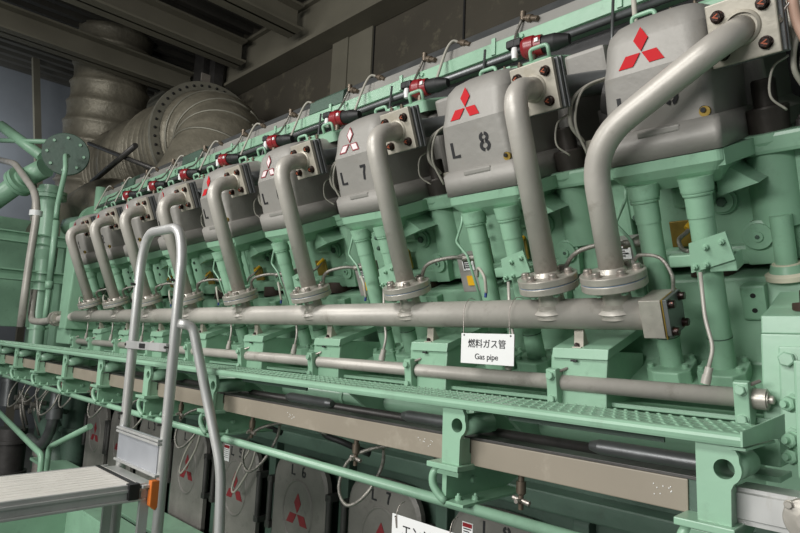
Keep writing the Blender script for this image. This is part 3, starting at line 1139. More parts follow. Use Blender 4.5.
# ------------------------------------------------------------------ hoses and cables per cylinder
HZ = []
for k in range(0, 9):
    x = X0 - SK(k)
    q = MB()
    a, b = V((x + .33, 1.50, .20)), V((x + .40, 1.52, .255))
    q.spline([(x + .245, 1.55, .19), (x + .275, 1.50, .235), (x + .33, 1.47, .27), (x + .40, 1.50, .29), (x + .44, 1.54, .29)], .0065, 8)
    q.rev((x + .425, 1.53, .29), (x + .47, 1.55, .293), [(0, .011), (.045, .011)], 6)
    if k:
        o = q.build('braided_hose', 'hose')
        tag(o, 'short braided hose arching behind the gas pipe flange of cylinder %s' % Lk(k), 'hose', 'braided hoses between cylinders')
    q = MB()
    q.spline([(x + .10, 1.52, .21), (x + .13, 1.45, .235), (x + .165, 1.435, .20), (x + .17, 1.45, .15), (x + .16, 1.50, .12)], .0045, 8)
    if k == 0:
        q = MB()
        q.spline([(-.62, 1.47, .235), (-.599, 1.45, .243), (-.543, 1.43, .229), (-.516, 1.43, .186), (-.521, 1.45, .15)], .0045, 8)
    if k > 0:
        q = MB()
        q.spline([(x - .05, 1.52, .225), (x - .01, 1.47, .243), (x + .025, 1.455, .21), (x + .022, 1.47, .165)], .0048, 8)
    o = q.build('lead_wire', 'cable' if k else 'hose')
    tag(o, 'thin pale lead curving down in front of the push rod tubes of cylinder %s' % Lk(k), 'cable', 'thin leads in front of the tubes')
    if k:
        q = MB(); q.rev((x + .022, 1.47, .175), (x + .018, 1.472, .15), [(0, .0045), (.025, .0045)], 8)
        tag(q.build('blue_connector', 'blue'), 'tiny blue connector at the end of the lead of cylinder %s' % Lk(k), 'connector', 'blue connectors')
    # steel drain tube down to the thin grey tube
    q = MB()
    q.tube([(x + .075, 1.51, .20), (x + .083, 1.51, .09), (x + .100, 1.51, .02), (x + .081, 1.51, -.055)], .0048, 8, .02, 4)
    q.rev((x + .090, 1.51, -.025), (x + .081, 1.51, -.062), [(0, .010), (.02, .010), (.02, .012), (.04, .012)], 6)
    o = q.build('drain_tube', 'pipe')
    tag(o, 'thin steel drain tube beside the push rod tubes of cylinder %s' % Lk(k), 'pipe', 'thin drain tubes to the grey tube')

# drain valves with little hoses under the trunking
for k in range(1, 8):
    x = X0 - SK(k) + .357 if k > 1 else -.747
    x = -.197 - SK(k)
    t = thing('drain_valve', 'small brass and pink drain valve below the trunking, %s from the right' % ORD[k - 1], 'valve', (x, 1.16, -.30), 'drain valves below the trunking')
    q = MB(); q.rev((0, 0, .03), (0, 0, -.05), [(0, .007), (.02, .007), (.02, .011), (.045, .011), (.05, .006), (.08, .006)], 10); q.build('valve_body', 'bronze', t)
    q = MB(); q.cyl((-.02, 0, -.028), (.022, 0, -.034), .006, 8); q.cyl((0, 0, -.03), (0, -.02, -.03), .005, 8); q.build('side_port', 'zinc', t)
for k in range(1, 8):
    x = -.80 - SK(k)
    q = MB()
    q.spline([(x + .22, 1.36, -.33), (x + .10, 1.30, -.30), (x - .02, 1.22, -.34), (x - .06, 1.2, -.43), (x - .02, 1.2, -.48), (x + .04, 1.22, -.44), (x + .06, 1.26, -.36), (x + .02, 1.3, -.30)], .0055, 8)
    tag(q.build('hose_loop', 'hose'), 'loop of grey hose hanging below the trunking beside bracket %s from the right' % ORD[k], 'hose', 'hose loops below the trunking')
    q = MB()
    q.spline([(x + .10, 1.45, -.30), (x + .16, 1.4, -.34), (x + .24, 1.42, -.36), (x + .30, 1.5, -.40)], .012, 8)
    tag(q.build('black_cable', 'black'), 'thick black cable in the shade below the trunking, %s from the right' % ORD[k - 1], 'cable', 'black cables below the trunking')
for k, (xa, z0) in enumerate(((-2.62, -.56), (-3.2, -.57))):
    q = MB()
    q.spline([(xa - .03, 1.66, z0), (xa - .09, 1.64, z0 - .1), (xa - .12, 1.63, z0 - .20), (xa - .08, 1.63, z0 - .20), (xa - .0, 1.65, z0 - .08), (xa + .03, 1.66, z0 + .02)], .0055, 8)
    tag(q.build('hose_loop', 'cable'), 'pale loop of wire hanging before crankcase door L %d' % (5 - k), 'wire', 'wire loops before the doors')

# ------------------------------------------------------------------ red actuators on top of each head
AC = thing('igniter_coil', '', 'coil', (0, 0, 0))
q = MB()
q.rev((-.045, -.005, 0), (.075, .02, 0), [(0, .014), (.004, .030), (.018, .040), (.05, .040), (.054, .036), (.08, .036)], 24)
q.build('red_cap', 'red', AC)
q = MB(); q.rev((-.058, -.006, 0), (-.035, -.003, 0), [(0, .012), (.022, .014)], 12); q.build('black_nub', 'black', AC)
q = MB(); q.rev((.03, .01, 0), (.15, .032, -.005), [(0, .03), (.05, .031), (.07, .026), (.10, .018)], 18); q.build('black_body', 'black', AC)
q = MB(); q.box((-.075, -.02, .015), (-.045, .02, .045), .006); q.box((-.11, -.015, .02), (-.07, .015, .05), .006); q.build('plug', 'black', AC)
q = MB(); q.rev((-.072, -.01, .012), (-.072, -.01, -.04), [(0, .011), (.015, .014), (.03, .011), (.042, .011)], 14); q.build('white_collar', 'white', AC)
q = MB(); q.box((.022, -.031, -.004), (.036, -.024, .010)); q.build('rating_label', 'white', AC)
q = MB(); q.rev((.0, 0, -.032), (.0, 0, -.075), [(0, .012), (.043, .012)], 8); q.build('brass_fitting', 'bronze', AC)
for k in range(1, 9):
    a = AC if k == 1 else copy_tree(AC)
    a.location = (-.545 - SK(k), 1.735, 1.08)
    tag(a, ['', 'red capped coil above cover L 8, nearest one', 'red capped coil above cover L 7', 'red capped coil above cover L 6', 'red capped coil above the fifth cylinder from the right',
            'red capped coil above the fourth cylinder from the left', 'red capped coil above the third cylinder from the left', 'red capped coil above the second cylinder from the left',
            'red capped coil above the leftmost cylinder'][k], 'coil', 'red coils along the engine top')

# ------------------------------------------------------------------ upper green rail, grey sheet and sensor hooks
ra = thing('top_rail', 'long green rail with grey sheet trough along the top of the engine', 'rail', (-3, 1.95, 1.2))
L = lambda p: V(p) - V((-3, 1.95, 1.2))
q = MB(L)
q.box((-6.2, 1.93, 1.222), (.6, 1.95, 1.284), .003)
q.box((-6.2, 1.95, 1.20), (.6, 2.05, 1.215), .003)
q.build('green_channel', 'green', ra)
q = MB(L)
q.prism([(1.952, 1.284), (1.958, 1.345), (1.975, 1.345), (1.975, 1.284)], 'x', -6.2, .6, .002)
q.build('grey_sheet', 'strip', ra)
q = MB(L)
q.prism([(1.975, 1.33), (2.10, 1.475), (2.14, 1.475), (2.14, 1.28), (1.976, 1.28)], 'x', -6.2, .6, .002)
q.build('sloping_cover', 'gsteel', ra)
for k in range(11):
    x = -1.42 - SK(k) + 1.1
    q = MB(L)
    q.box((x, 1.922, 1.225), (x + .02, 1.932, 1.30), .002)
    q.build('rail_cleat', 'green2', ra)
    q = MB(L)
    q.hexb((x + .15, 1.93, 1.262), (0, -1, 0), .010, .008)
    q.build('rail_bolt', 'green', ra)
for x in (-2.42, -4.05, -5.3):
    q = MB(L)
    q.prism([(1.935, 1.29), (1.94, 1.36), (1.99, 1.40), (1.99, 1.29)], 'x', x - .30, x, .003)
    q.build('cover_plate', 'dgreen', ra)
dt = thing('dark_pipe_rack', 'dark trough with steel pipes behind the red coils', 'pipe rack', (-3, 1.9, 1.1))
L = lambda p: V(p) - V((-3, 1.9, 1.1))
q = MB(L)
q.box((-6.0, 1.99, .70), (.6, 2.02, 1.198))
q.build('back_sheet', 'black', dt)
for z, y in ((1.165, 1.88), (1.04, 1.86)):
    q = MB(L)
    q.tube([(-6.0, y, z), (.6, y, z)], .014, 14)
    q.build('steel_pipe', 'gsteel', dt)
HKA = thing('sensor_plug', '', 'sensor', (0, 0, 0))
q = MB()
q.rev((-.03, -.0, .012), (.045, -.01, -.022), [(0, .010), (.02, .010), (.022, .016), (.045, .016), (.047, .011), (.08, .011)], 10)
q.rev((-.035, -.0, -.0), (-.035, 0, .04), [(0, .013), (.04, .013)], 10)
q.build('plug_body', 'bronze', HKA)
q = MB()
q.spline([(-.035, -.01, .0), (-.045, -.03, -.06), (-.02, -.08, -.13), (.03, -.15, -.18), (.06, -.18, -.26)], .006, 8)
q.build('plug_lead', 'hose', HKA)
HKB = thing('sensor_plug', '', 'sensor', (0, 0, 0))
q = MB()
q.rev((-.04, .0, .02), (.045, -.01, -.025), [(0, .008), (.03, .009), (.032, .015), (.06, .015), (.062, .010), (.09, .010)], 10)
q.build('plug_body', 'bronze', HKB)
q = MB()
q.spline([(-.035, -.0, .018), (-.055, -.02, .02), (-.07, -.04, -.02), (-.072, -.07, -.10), (-.07, -.12, -.24)], .0065, 8)
q.build('plug_lead', 'cable', HKB)
for k in range(9):
    for j, (T0, p) in enumerate(((HKA, V((-1.25, 1.955, 1.345))), (HKB, V((-1.60, 1.965, 1.36))))):
        a = T0 if k == 0 else copy_tree(T0)
        a.location = p + V((-SK(k), 0, 0))
        tag(a, 'brown sensor plug with %s lead, %s pair from the right' % (('grey braided', 'pale')[j], ORD[k]), 'sensor', 'sensor plugs on the grey sheet')
for k in range(0, 9):
    x = X0 - SK(k)
    q = MB()
    q.tube([(x - .30, 1.84, .93), (x - .30, 1.86, 1.22)], .0055, 8)
    tag(q.build('vertical_conduit', 'gsteel'), 'thin grey vertical conduit in front of the rail behind cylinder %s' % Lk(k), 'conduit', 'vertical conduits at the rail')
q = MB()
q.spline([(-.74, 1.78, 1.0), (-.76, 1.80, 1.2), (-.80, 1.83, 1.45), (-.86, 1.9, 1.75)], .009, 8)
tag(q.build('pale_cable', 'cable'), 'pale cable rising past the rail right of the nearest red coil', 'cable')

# ------------------------------------------------------------------ signs
def sign(name, loc, w, h, label, lines, yaw=0.0, wires=()):
    t = thing(name, label, 'sign', loc)
    t.rotation_euler = (0, 0, yaw)
    q = MB(); q.box((-w / 2, 0, -h / 2), (w / 2, .0025, h / 2), .0008); q.build('panel', 'white', t)
    for s, size, z, m in lines:
        text_obj('lettering', s, size, m, Matrix.Translation((0, -.0008, z)) @ Matrix.Rotation(PI / 2, 4, 'X'), t, 1.0, .0004, .0001)
    for sx in (-1, 1):
        q = MB(); q.cyl((sx * w * .44, -.001, h * .44), (sx * w * .44, .003, h * .44), .0028, 10); q.build('eyelet', 'dsteel', t)
        q = MB(); q.spline([(sx * w * .44, -.001, h * .44)] + [(sx * w * .44 + a, b, c) for a, b, c in wires[0 if sx < 0 else 1]], .0011, 6); q.build('wire', 'zinc', t)
    return t


sign('gas_pipe_sign', (-1.047, 1.43, -.006), .191, .090, 'white sign reading Gas pipe in Japanese and English, hung from the gas pipe',
     [('燃料ガス管', .0275, .013, 'ink'), ('Gas pipe', .024, -.024, 'ink')], 0,
     (([-.008, .008, .03], [-.014, .012, .075], [-.014, .014, .12], [-.012, .035, .152], [-.012, .065, .153]),
      ([-.008, .008, .03], [-.014, .012, .075], [-.014, .014, .12], [-.008, .035, .152], [-.0, .065, .153])))
sign('engine_sign', (-.960, 1.075, -.462), .195, .10, 'white sign with black Japanese characters at the bottom edge, hung from the conduit',
     [('エンジン', .032, .018, 'ink')], 0,
     (([.006, -.002, .02], [.004, .0, .055], [.006, .01, .073], [.006, .025, .077]), ([.0, -.002, .02], [-.0, .0, .055], [-.0, .01, .073], [-.0, .025, .077])))

# ------------------------------------------------------------------ step ladder with plank and hoop
ld = thing('work_platform', 'aluminium step ladder hoop and plank standing before the engine at the left', 'ladder', (-2.18, .7, FLOOR))
L = lambda p: V(p) - V((-2.18, .7, FLOOR))
LX0, LX1, LY = -2.300, -1.952, .90


def rail_prof(mb, pts, w, d, bend, seg=7):
    """flat oval rail swept in a plane of constant y or x"""
    mb.tube(pts, w, 14, bend, seg)


q = MB(L)
q.tube([(LX0, LY, FLOOR + .02), (LX0 - .0, LY, .28), (LX0 + .045, LY, .378), (LX1 - .045, LY, .372), (LX1 + .0, LY, .28), (LX1, LY, FLOOR + .02)], .0175, 16, .06, 8)
q.build('hoop', 'ladder', ld)
q = MB(L)
q.box((LX0, LY - .028, -.062), (LX1, LY - .018, -.034), .002)
cb = q.build('cross_bar', 'ladder', ld)
q = MB(L)
q.box((-2.17, LY - .0295, -.057), (-2.12, LY - .0275, -.040))
q.build('bar_label', 'black', cb)
for x in (LX0 + .004, LX1 - .004):
    for z in (-.047, .18, -.30):
        q = MB(L)
        q.rev((x, LY - .016, z), (x, LY - .032, z), [(0, .005), (.0155, .005)], 8)
        q.build('rivet', 'dsteel', ld)
q = MB(L)
q.box((LX0 + .005, LY - .02, -.462), (LX1 - .005, LY - .012, -.345))
q.build('toe_board', mat('blue_grey_sheet', (184, 187, 192), .34, .45, .08, 6, .03, 20), ld)
for z in (-.350, -.362, -.462):
    q = MB(L)
    q.box((LX0, LY - .03, z - .004), (LX1 + .01, LY - .01, z + .004), .002)
    q.build('toe_board_edge', 'ladder', ld)
q = MB(L)
q.tube([(LX1 + .01, LY + .005, .035), (-1.92, .945, .028), (-1.88, 1.0, -.219), (-1.818, 1.035, -.430), (-1.805, 1.04, -.62), (-1.80, 1.04, FLOOR + .02)], .0165, 14, [.03, .07, .06, .03], 7)
q.build('handrail', 'ladder', ld)
# plank
PZ = -.486
q = MB(L)
q.box((LX0 - .01, -.5, PZ - .008), (LX1 - .03, .84, PZ), .002)
for i in range(9):
    x = LX0 + .01 + i * .033
    q.box((x, -.5, PZ - .001), (x + .004, .835, PZ + .0006))
pk = q.build('plank', 'tread_alu', ld)
q = MB(L)
q.box((LX1 - .032, -.5, PZ - .052), (LX1 - .02, .86, PZ + .001), .002)
q.box((LX1 - .020, -.5, PZ - .022), (LX1 - .014, .86, PZ - .012), .002)
q.box((LX1 - .020, -.5, PZ - .052), (LX1 - .012, .86, PZ - .044), .002)
q.box((LX0 - .02, -.5, PZ - .052), (LX0 - .01, .86, PZ + .001), .002)
q.build('plank_edge', 'ladder', pk)
q = MB(L)
q.box((LX0 - .01, .815, PZ + .001), (LX1 - .03, .828, PZ + .004))
q.box((LX1 - .036, .80, PZ - .045), (LX1 - .008, .835, PZ + .004), .003)
q.build('rubber_strip', 'black', pk)
q = MB(L)
q.box((LX0, .84, PZ - .012), (LX1, .885, PZ - .002), .002)
q.build('hinge_plate', 'ladder', ld)
q = MB(L)
q.prism([(.862, -.475), (.892, -.475), (.892, -.555), (.88, -.568), (.862, -.552)], 'x', LX1 - .012, LX1 + .012, .003)
q.build('orange_cover', 'orange', ld)
for x in (LX0 + .02, LX1 - .03):
    q = MB(L)
    q.prism([(.842, PZ - .01), (.872, PZ - .01), (.862, FLOOR + .02), (.832, FLOOR + .02)], 'x', x, x + .014, .001)
    q.build('leg', 'ladder', ld)
for z in (-.8, -1.1, -1.4):
    q = MB(L)
    q.box((LX0, .80, z), (LX1, .86, z + .02), .002)
    q.build('lower_step', 'ladder', ld)

# ------------------------------------------------------------------ lower left: green floor frame
ff = thing('floor_frame', 'green steel floor frame below the plank at the lower left', 'frame', (-3, .9, FLOOR))
L = lambda p: V(p) - V((-3, .9, FLOOR))
Z1 = -1.05
q = MB(L)
q.box((-4.12, -.6, Z1), (-4.02, 1.30, Z1 + .02), .002)
q.box((-4.10, 1.28, Z1), (-.2, 1.40, Z1 + .02), .002)
q.box((-5.6, 1.46, Z1 - .02), (-.2, 1.66, Z1), .002)
q.box((-4.04, -.6, Z1 - .3), (-4.02, 1.28, Z1), .001)
q.box((-4.03, 1.28, Z1 - .3), (-.2, 1.295, Z1), .001)
q.box((-4.12, 1.38, Z1 - .25), (-.2, 1.40, Z1), .001)
q.build('flange_strip', 'green', ff)
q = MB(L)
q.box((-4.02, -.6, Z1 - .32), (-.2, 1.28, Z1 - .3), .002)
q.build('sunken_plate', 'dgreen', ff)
# ------------------------------------------------------------------ nearest right-hand corner pieces
ce = thing('pump_housing', 'green housing block with hex bolts at the right edge, below the deck', 'housing', (-.2, 1.5, 0))
L = lambda p: V(p) - V((-.2, 1.5, 0))
q = MB(L)
q.box((-.366, 1.55, -.35), (.1, 1.73, .057), .004)
q.prism([(1.55, .057), (1.55, .097), (1.62, .12), (1.735, .17), (1.735, .057)], 'x', -.364, .1, .003)
q.build('block', 'green2', ce)
q = MB(L)
q.box((-.328, 1.530, -.18), (.1, 1.55, .029), .004)
q.build('cover_plate', 'green2', ce)
for x, z in ((-.311, .001), (-.30, -.088), (-.305, -.16)):
    q = MB(L)
    q.hexb((x, 1.53, z), (0, -1, 0), .017, .014)
    q.build('bolt', 'green2', ce)
q = MB(L)
q.rev((-.27, 1.62, .11), (-.27, 1.62, .17), [(0, .045), (.02, .045), (.02, .03), (.05, .03)], 20)
q.build('plug', 'rust', ce)
ep = thing('end_plate', 'green upright plate with hex nuts at the lower right edge', 'plate', (-.2, 1.2, -.1))
L = lambda p: V(p) - V((-.2, 1.2, -.1))
q = MB(L)
q.box((-.228, 1.16, -.19), (.1, 1.20, .0), .004)
q.build('plate', 'green2', ep)
for x, z, y in ((-.262, -.075, 1.22), (-.262, -.135, 1.22), (-.262, -.162, 1.22)):
    q = MB(L)
    q.hexb((x + .02, y - .01, z), (-.4, -1, 0), .013, .014, .01)
    q.build('nut', 'green2', ep)
q = MB()
q.box((-.36, 1.25, -.19), (-.27, 1.33, -.14), .003)
q.box((-.36, 1.24, -.215), (-.27, 1.33, -.205), .001)
solo(q, 'valve_block', 'green', 'small green valve block beside the upturned end of the tread plate', 'block')

# upper right: white plate, peach hose, big green upright
q = MB()
q.box((-.30, 1.50, .70), (-.262, 1.512, .95), .002)
solo(q, 'cover_edge', 'plate', 'pale metal edge strip right of the nearest flange plate', 'strip')
q = MB()
q.spline([W(.29, .12, .335), W(.30, .10, .31), W(.305, .10, .25), W(.33, .10, .17), W(.36, .12, .10)], .011, 12)
solo(q, 'peach_hose', 'peach', 'peach coloured hose hanging at the upper right corner', 'hose')
q = MB()
q.tube([W(.25, .07, .2), W(.285, .09, .29), W(.32, .1, .31)], .004, 8, .02)
q.hexb(W(.275, .07, .265), (0, -1, .2), .009, .01)
solo(q, 'thin_steel_rod', 'zinc', 'thin shiny steel rod with nut beside the peach hose', 'rod')
gu = thing('charge_air_manifold', 'green manifold casting standing behind the nearest stud at the right edge', 'manifold', (.1, 2.1, .8))
L = lambda p: V(p) - V((.1, 2.1, .8))
q = MB(L)
q.box((-.14, 1.86, .30), (.6, 2.3, 1.22), .02)
q.rev((-.06, 1.8, .32), (-.06, 1.8, 1.0), [(0, .05), (.68, .05)], 20)
q.build('casting', 'green', gu)
q = MB()
q.rev(W(.205, .20, -.335), W(.205, .20, -.185), [(0, .042), (.02, .036), (.022, .025), (.148, .025)], 24)
for k in range(9):
    pass
o = q.build('coolant_pipe', 'green')
tag(o, 'short green pipe beside the lower corner of the nearest cylinder head', 'pipe')
q = MB()
q.rev(W(.205, .20, -.352), W(.205, .20, -.10), [(0, .052), (.012, .052), (.022, .036), (.04, .033)], 24)
o = q.build('pipe_collar', mat('cream_sealant', (206, 200, 178), .6), None)
tag(o, 'cream coloured collar at the foot of the short green pipe at the right', 'collar')

# ------------------------------------------------------------------ far left end of the engine
lu = thing('lube_filter_column', 'tall green pipe column with big round end cover at the far left', 'pipe column', (-7.0, 1.7, -.4))
L = lambda p: V(p) - V((-7.0, 1.7, -.4))
q = MB(L)
q.rev((-6.86, 1.72, -.30), (-7.02, 1.72, 1.5), [(0, .07), (.75, .07), (1.0, .07), (1.1, .105), (1.35, .105), (1.8, .11)], 28, cap=False)
q.build('pipe', 'green2', lu)
q = MB(L)
for z in (-.02, .38, .55):
    q.rev((-6.9, 1.72, z), (-6.9, 1.72, z + .02), [(0, .088), (.02, .088)], 28)
q.rev((-7.0, 1.72, 1.36), (-7.0, 1.72, 1.44), [(0, .16), (.035, .16), (.035, .15), (.045, .15), (.045, .16), (.08, .16)], 32)
q.build('pipe_flange', 'green', lu)
dn = V((.86, -.36, -.08)).normalized()
dc = V((-6.5, 1.695, 1.745))
q = MB(L)
q.rev(dc - dn * .45, dc, [(0, .13), (.32, .15), (.38, .15), (.38, .19), (.45, .19)], 36)
q.build('strainer_body', 'dgreen', lu)
q = MB(L)
q.rev(dc, dc + dn, [(0, .215), (.018, .215), (.024, .208)], 40)
rc = q.build('round_cover', 'dgreen', lu)
e1 = dn.orthogonal().normalized(); e2 = dn.cross(e1)
for i in range(8):
    a = 2 * PI * i / 8
    q = MB(L)
    q.hexb(dc + dn * .02 + (e1 * math.cos(a) + e2 * math.sin(a)) * .165, dn, .016, .014)
    q.build('cover_bolt', 'green', rc)
q = MB()
q.tube([(-6.3, 1.66, 1.68), (-6.0, 1.56, 1.60), (-5.9, 1.55, 1.45), (-6.03, 1.55, 1.12), (-6.02, 1.55, 1.0)], .022, 12, .06)
q.tube([(-6.0, 1.55, .98), (-5.98, 1.55, .42)], .028, 12)
solo(q, 'vent_pipe', 'green2', 'thin green vent pipe bent down from the round green cover', 'pipe')
q = MB()
q.tube([(-5.98, 1.55, .42), (-5.98, 1.55, .35)], .035, 12)
q.tube([(-5.98, 1.55, .35), (-5.98, 1.55, .02)], .024, 12)
solo(q, 'vent_valve', 'green', 'green valve with black grip at the foot of the thin vent pipe', 'valve')
q = MB()
q.tube([(-7.9, 1.14, 1.10), (-7.13, 1.50, 1.56)], .10, 24)
q.rev((-7.22, 1.46, 1.507), (-7.14, 1.497, 1.555), [(0, .155), (.035, .155), (.035, .145), (.045, .145), (.045, .155), (.085, .155)], 28)
q.tube([(-7.13, 1.50, 1.56), (-6.9, 1.62, 1.66)], .10, 24)
solo(q, 'inlet_pipe_green', 'green', 'thick green pipe entering at the left edge below the round cover', 'pipe')
q = MB()
q.tube([(-8.1, 1.42, 1.93), (-7.25, 1.42, 1.72), (-6.30, 1.42, 1.27), (-6.13, 1.42, 1.05), (-6.20, 1.42, .5), (-6.21, 1.42, -.0)], .033, 18, .14)
solo(q, 'silver_riser', 'pipe', 'silver bent riser pipe at the far left, crossing the green beams', 'pipe')
q = MB()
q.rev((-6.17, 1.42, 1.02), (-6.17, 1.42, 1.07), [(0, .055), (.05, .055)], 8)
solo(q, 'white_pipe_clip', 'white', 'white clip around the silver riser at the far left', 'clip')
fr = thing('end_gallery_frame', 'green beam frame of the gallery at the far left end of the engine', 'frame', (-7.3, 1.8, -.2))
L = lambda p: V(p) - V((-7.3, 1.8, -.2))
for z in (.90, .52):
    q = MB(L)
    q.box((-6.93, .3, z - .05), (-6.90, 2.3, z + .05), .004)
    q.box((-6.96, .3, z + .04), (-6.84, 2.3, z + .055), .003)
    q.box((-6.96, .3, z - .055), (-6.84, 2.3, z - .04), .003)
    q.build('cross_beam', 'green', fr)
for x in (-8.5, -7.55):
    q = MB(L)
    q.box((x, 2.0, -.5), (x + .22, 2.2, 1.25), .01)
    q.build('post', 'green', fr)
q = MB(L)
q.box((-8.6, 2.3, -.2), (-6.2, 2.34, 1.15), .01)
q.build('back_panel', 'green', fr)
q = MB(L)
q.box((-8.32, .3, .0), (-8.26, 2.28, 1.30), .01)
q.box((-8.26, .9, .0), (-8.22, .96, 1.30), .004)
q.build('gallery_panel', 'green', fr)
q = MB(L)
q.tube([(-7.7, 1.33, 2.22), (-6.95, 1.60, 1.78)], .06, 8)
q.tube([(-7.8, 1.28, 2.06), (-6.85, 1.60, 1.93)], .026, 8)
q.build('diagonal_brace', 'green', fr)
# intermediate pipe behind the round cover
q = MB()
q.tube([(-7.0, 1.95, 1.10), (-5.3, 2.0, 1.0)], .10, 20)
q.rev((-6.25, 1.97, 1.06), (-6.15, 1.97, 1.055), [(0, .17), (.1, .17)], 28)
q.tube([(-6.15, 1.95, .35), (-6.15, 1.95, 1.4)], .05, 16)
solo(q, 'crossover_pipe', 'green', 'green flanged crossover pipe behind the leftmost cylinder head', 'pipe')
# small clutter down the left end
random.seed(11)
specs = [((-5.42, 1.72, -.42), (-5.42, 1.72, -1.5), .10, 'dgreen', 'thick green vertical pipe left of the farthest crankcase door'),
         ((-7.17, 1.6, -.15), (-7.13, 1.6, -.8), .075, 'gsteel', 'grey vertical pipe at the lower left edge'),
         ((-6.42, 1.5, -.92), (-6.42, 1.5, -1.7), .13, 'dsteel', 'dark vertical canister at the left edge above the plank'),
         ((-5.85, 1.6, -.95), (-5.85, 1.6, -1.7), .05, 'zinc', 'short metal post at the far edge of the plank')]
for a, b, rr_, m, lb in specs:
    q = MB(); q.cyl(a, b, rr_, 20); q.rev(a, b, [(.10, rr_ * 1.2), (.13, rr_ * 1.2)], 20); q.rev(a, b, [(.38, rr_ * 1.2), (.41, rr_ * 1.2)], 20)
    solo(q, 'vertical_pipe', m, lb, 'pipe')
q = MB(); q.tube([(-7.4, 1.55, -.36), (-6.1, 1.6, -.42), (-5.4, 1.65, -.45)], .03, 12)
q.tube([(-6.0, 1.55, -.68), (-5.3, 1.6, -.66)], .018, 12)
solo(q, 'green_tie_pipes', 'dgreen', 'pair of thin green pipes low at the far left end', 'pipe')
q = MB(); q.tube([(-6.0, 1.62, -.72), (-5.75, 1.62, -.82), (-5.45, 1.62, -1.0), (-5.40, 1.6, -1.5)], .085, 18, .2)
solo(q, 'green_elbow_pipe', 'dgreen', 'thick dark green elbow pipe above the far end of the plank', 'pipe')
q = MB(); q.tube([(-5.24, 1.5, -.40), (-5.25, 1.5, -.78), (-5.5, 1.5, -.97), (-5.85, 1.5, -.93)], .04, 14, .14)
q.rev((-5.24, 1.5, -.62), (-5.24, 1.5, -.70), [(0, .058), (.08, .058)], 14)
solo(q, 'grey_elbow_pipe', 'gsteel', 'grey bent pipe hanging below the far end of the conduit', 'pipe')
q = MB(); q.tube([(-5.6, 1.15, -.62), (-4.165, 1.15, -.775), (-4.11, 1.15, -1.7)], .018, 10, .05)
solo(q, 'guard_rail', 'green', 'thin green guard rail sloping down from the left edge behind the plank', 'rail')
q = MB(); q.tube([(-3.9, 1.32, -.58), (-4.57, 1.3, -.80), (-4.60, 1.3, -1.7)], .018, 10, .05)
solo(q, 'guard_rail', 'green', 'thin green guard rail bent down behind the plank, left of the last door', 'rail')
for i in range(3):
    x = -4.55 - i * .42
    q = MB()
    sc_ = (1.0, .8, 1.15)[i]
    q.spline([(x, 1.3, -.36), (x - .10 * sc_, 1.25, -.36 - .12 * sc_), (x - .02, 1.22, -.36 - .22 * sc_), (x + .11 * sc_, 1.25, -.36 - .16 * sc_), (x + .12, 1.3, -.38)], .006, 8)
    tag(q.build('hose_loop', 'hose'), 'grey hose loop hanging under the far end of the conduit, %s beyond the ladder' % ORD[i], 'hose', 'far hose loops under the conduit')
VL = ['leftmost metal valve in the pipe cluster above the plank', 'second metal valve from the left in the cluster above the plank', 'middle metal valve in the pipe cluster above the plank',
      'second metal valve from the right in the cluster above the plank', 'rightmost metal valve in the pipe cluster above the plank']
for i in range(5):
    x, z, y = -6.55 + i * .17, -.66 - .07 * (i % 2), 1.6 - .03 * (i % 3)
    t = thing('pipe_valve', VL[i], 'valve', (x, y, z), 'metal valves at the lower left')
    q = MB(); q.box((-.04, -.03, -.035), (.04, .03, .035), .008); q.build('valve_body', ('zinc', 'gsteel')[i % 2], t)
    q = MB(); q.rev((0, -.03, 0), (0, -.08, 0), [(0, .025), (.05, .025)], 12); q.build('valve_cap', 'hose', t)
    q = MB(); q.tube([(0, -.05, .02), (.07, -.06, .08), (.12, -.05, -.06), (.10, 0, -.2)], .011, 8, .03); q.build('valve_tube', 'hose', t)
q = MB()
q.box((-8.4, 2.2, -1.7), (-5.2, 2.3, -.02), .01)
solo(q, 'end_bulkhead', 'dgreen', 'dark green bulkhead behind the pipes at the lower left', 'bulkhead')

# ------------------------------------------------------------------ exhaust ducts
DC = V((-6.70, 3.34, 2.36))
DRd = .73
ed = thing('exhaust_duct', 'large silver lagged exhaust duct with bolted ring flange behind the engine', 'duct', (-7.4, 3.2, 2.1))
L = lambda p: V(p) - V((-7.4, 3.2, 2.1))
q = MB(L)
prof = []
x = 0
while x < 2.3:
    for t, dr in ((0, .0), (.02, -.035), (.05, -.05), (.08, -.035)):
        prof.append((x + t, DRd - .03 + dr + (0.02 * math.sin(x * 9))))
    x += .11 + .03 * math.sin(x * 5)
q.rev(DC + V((-.05, 0, 0)), DC + V((-3, -.1, -.05)), prof, 48, smooth=True)
q.build('corrugated_section', 'lagging', ed)
q = MB(L)
rings = [[(DC.x + xx, DC.y + rr_ * math.cos(2 * PI * i / 56), DC.z + rr_ * math.sin(2 * PI * i / 56)) for i in range(56)]
         for xx, rr_ in ((-.06, .66), (-.06, .77), (0, .77), (0, .66))]
q.loft(rings, cap0=False, cap1=False, smooth=False)
rg = q.build('ring_flange', 'ring', ed)
for i in range(44):
    a = 2 * PI * i / 44
    q = MB(L)
    q.hexb(DC + V((0, .715 * math.cos(a), .715 * math.sin(a))), (1, 0, 0), .015, .012)
    q.build('flange_bolt', 'black', rg)
for a0 in (100, 35):
    q = MB(L)
    a = math.radians(a0)
    c = DC + V((-.03, .83 * math.cos(a), .83 * math.sin(a)))
    q.box(tuple(c - V((.01, .06, .06))), tuple(c + V((.01, .06, .05))), .005)
    q.build('lifting_eye', 'zinc', rg)
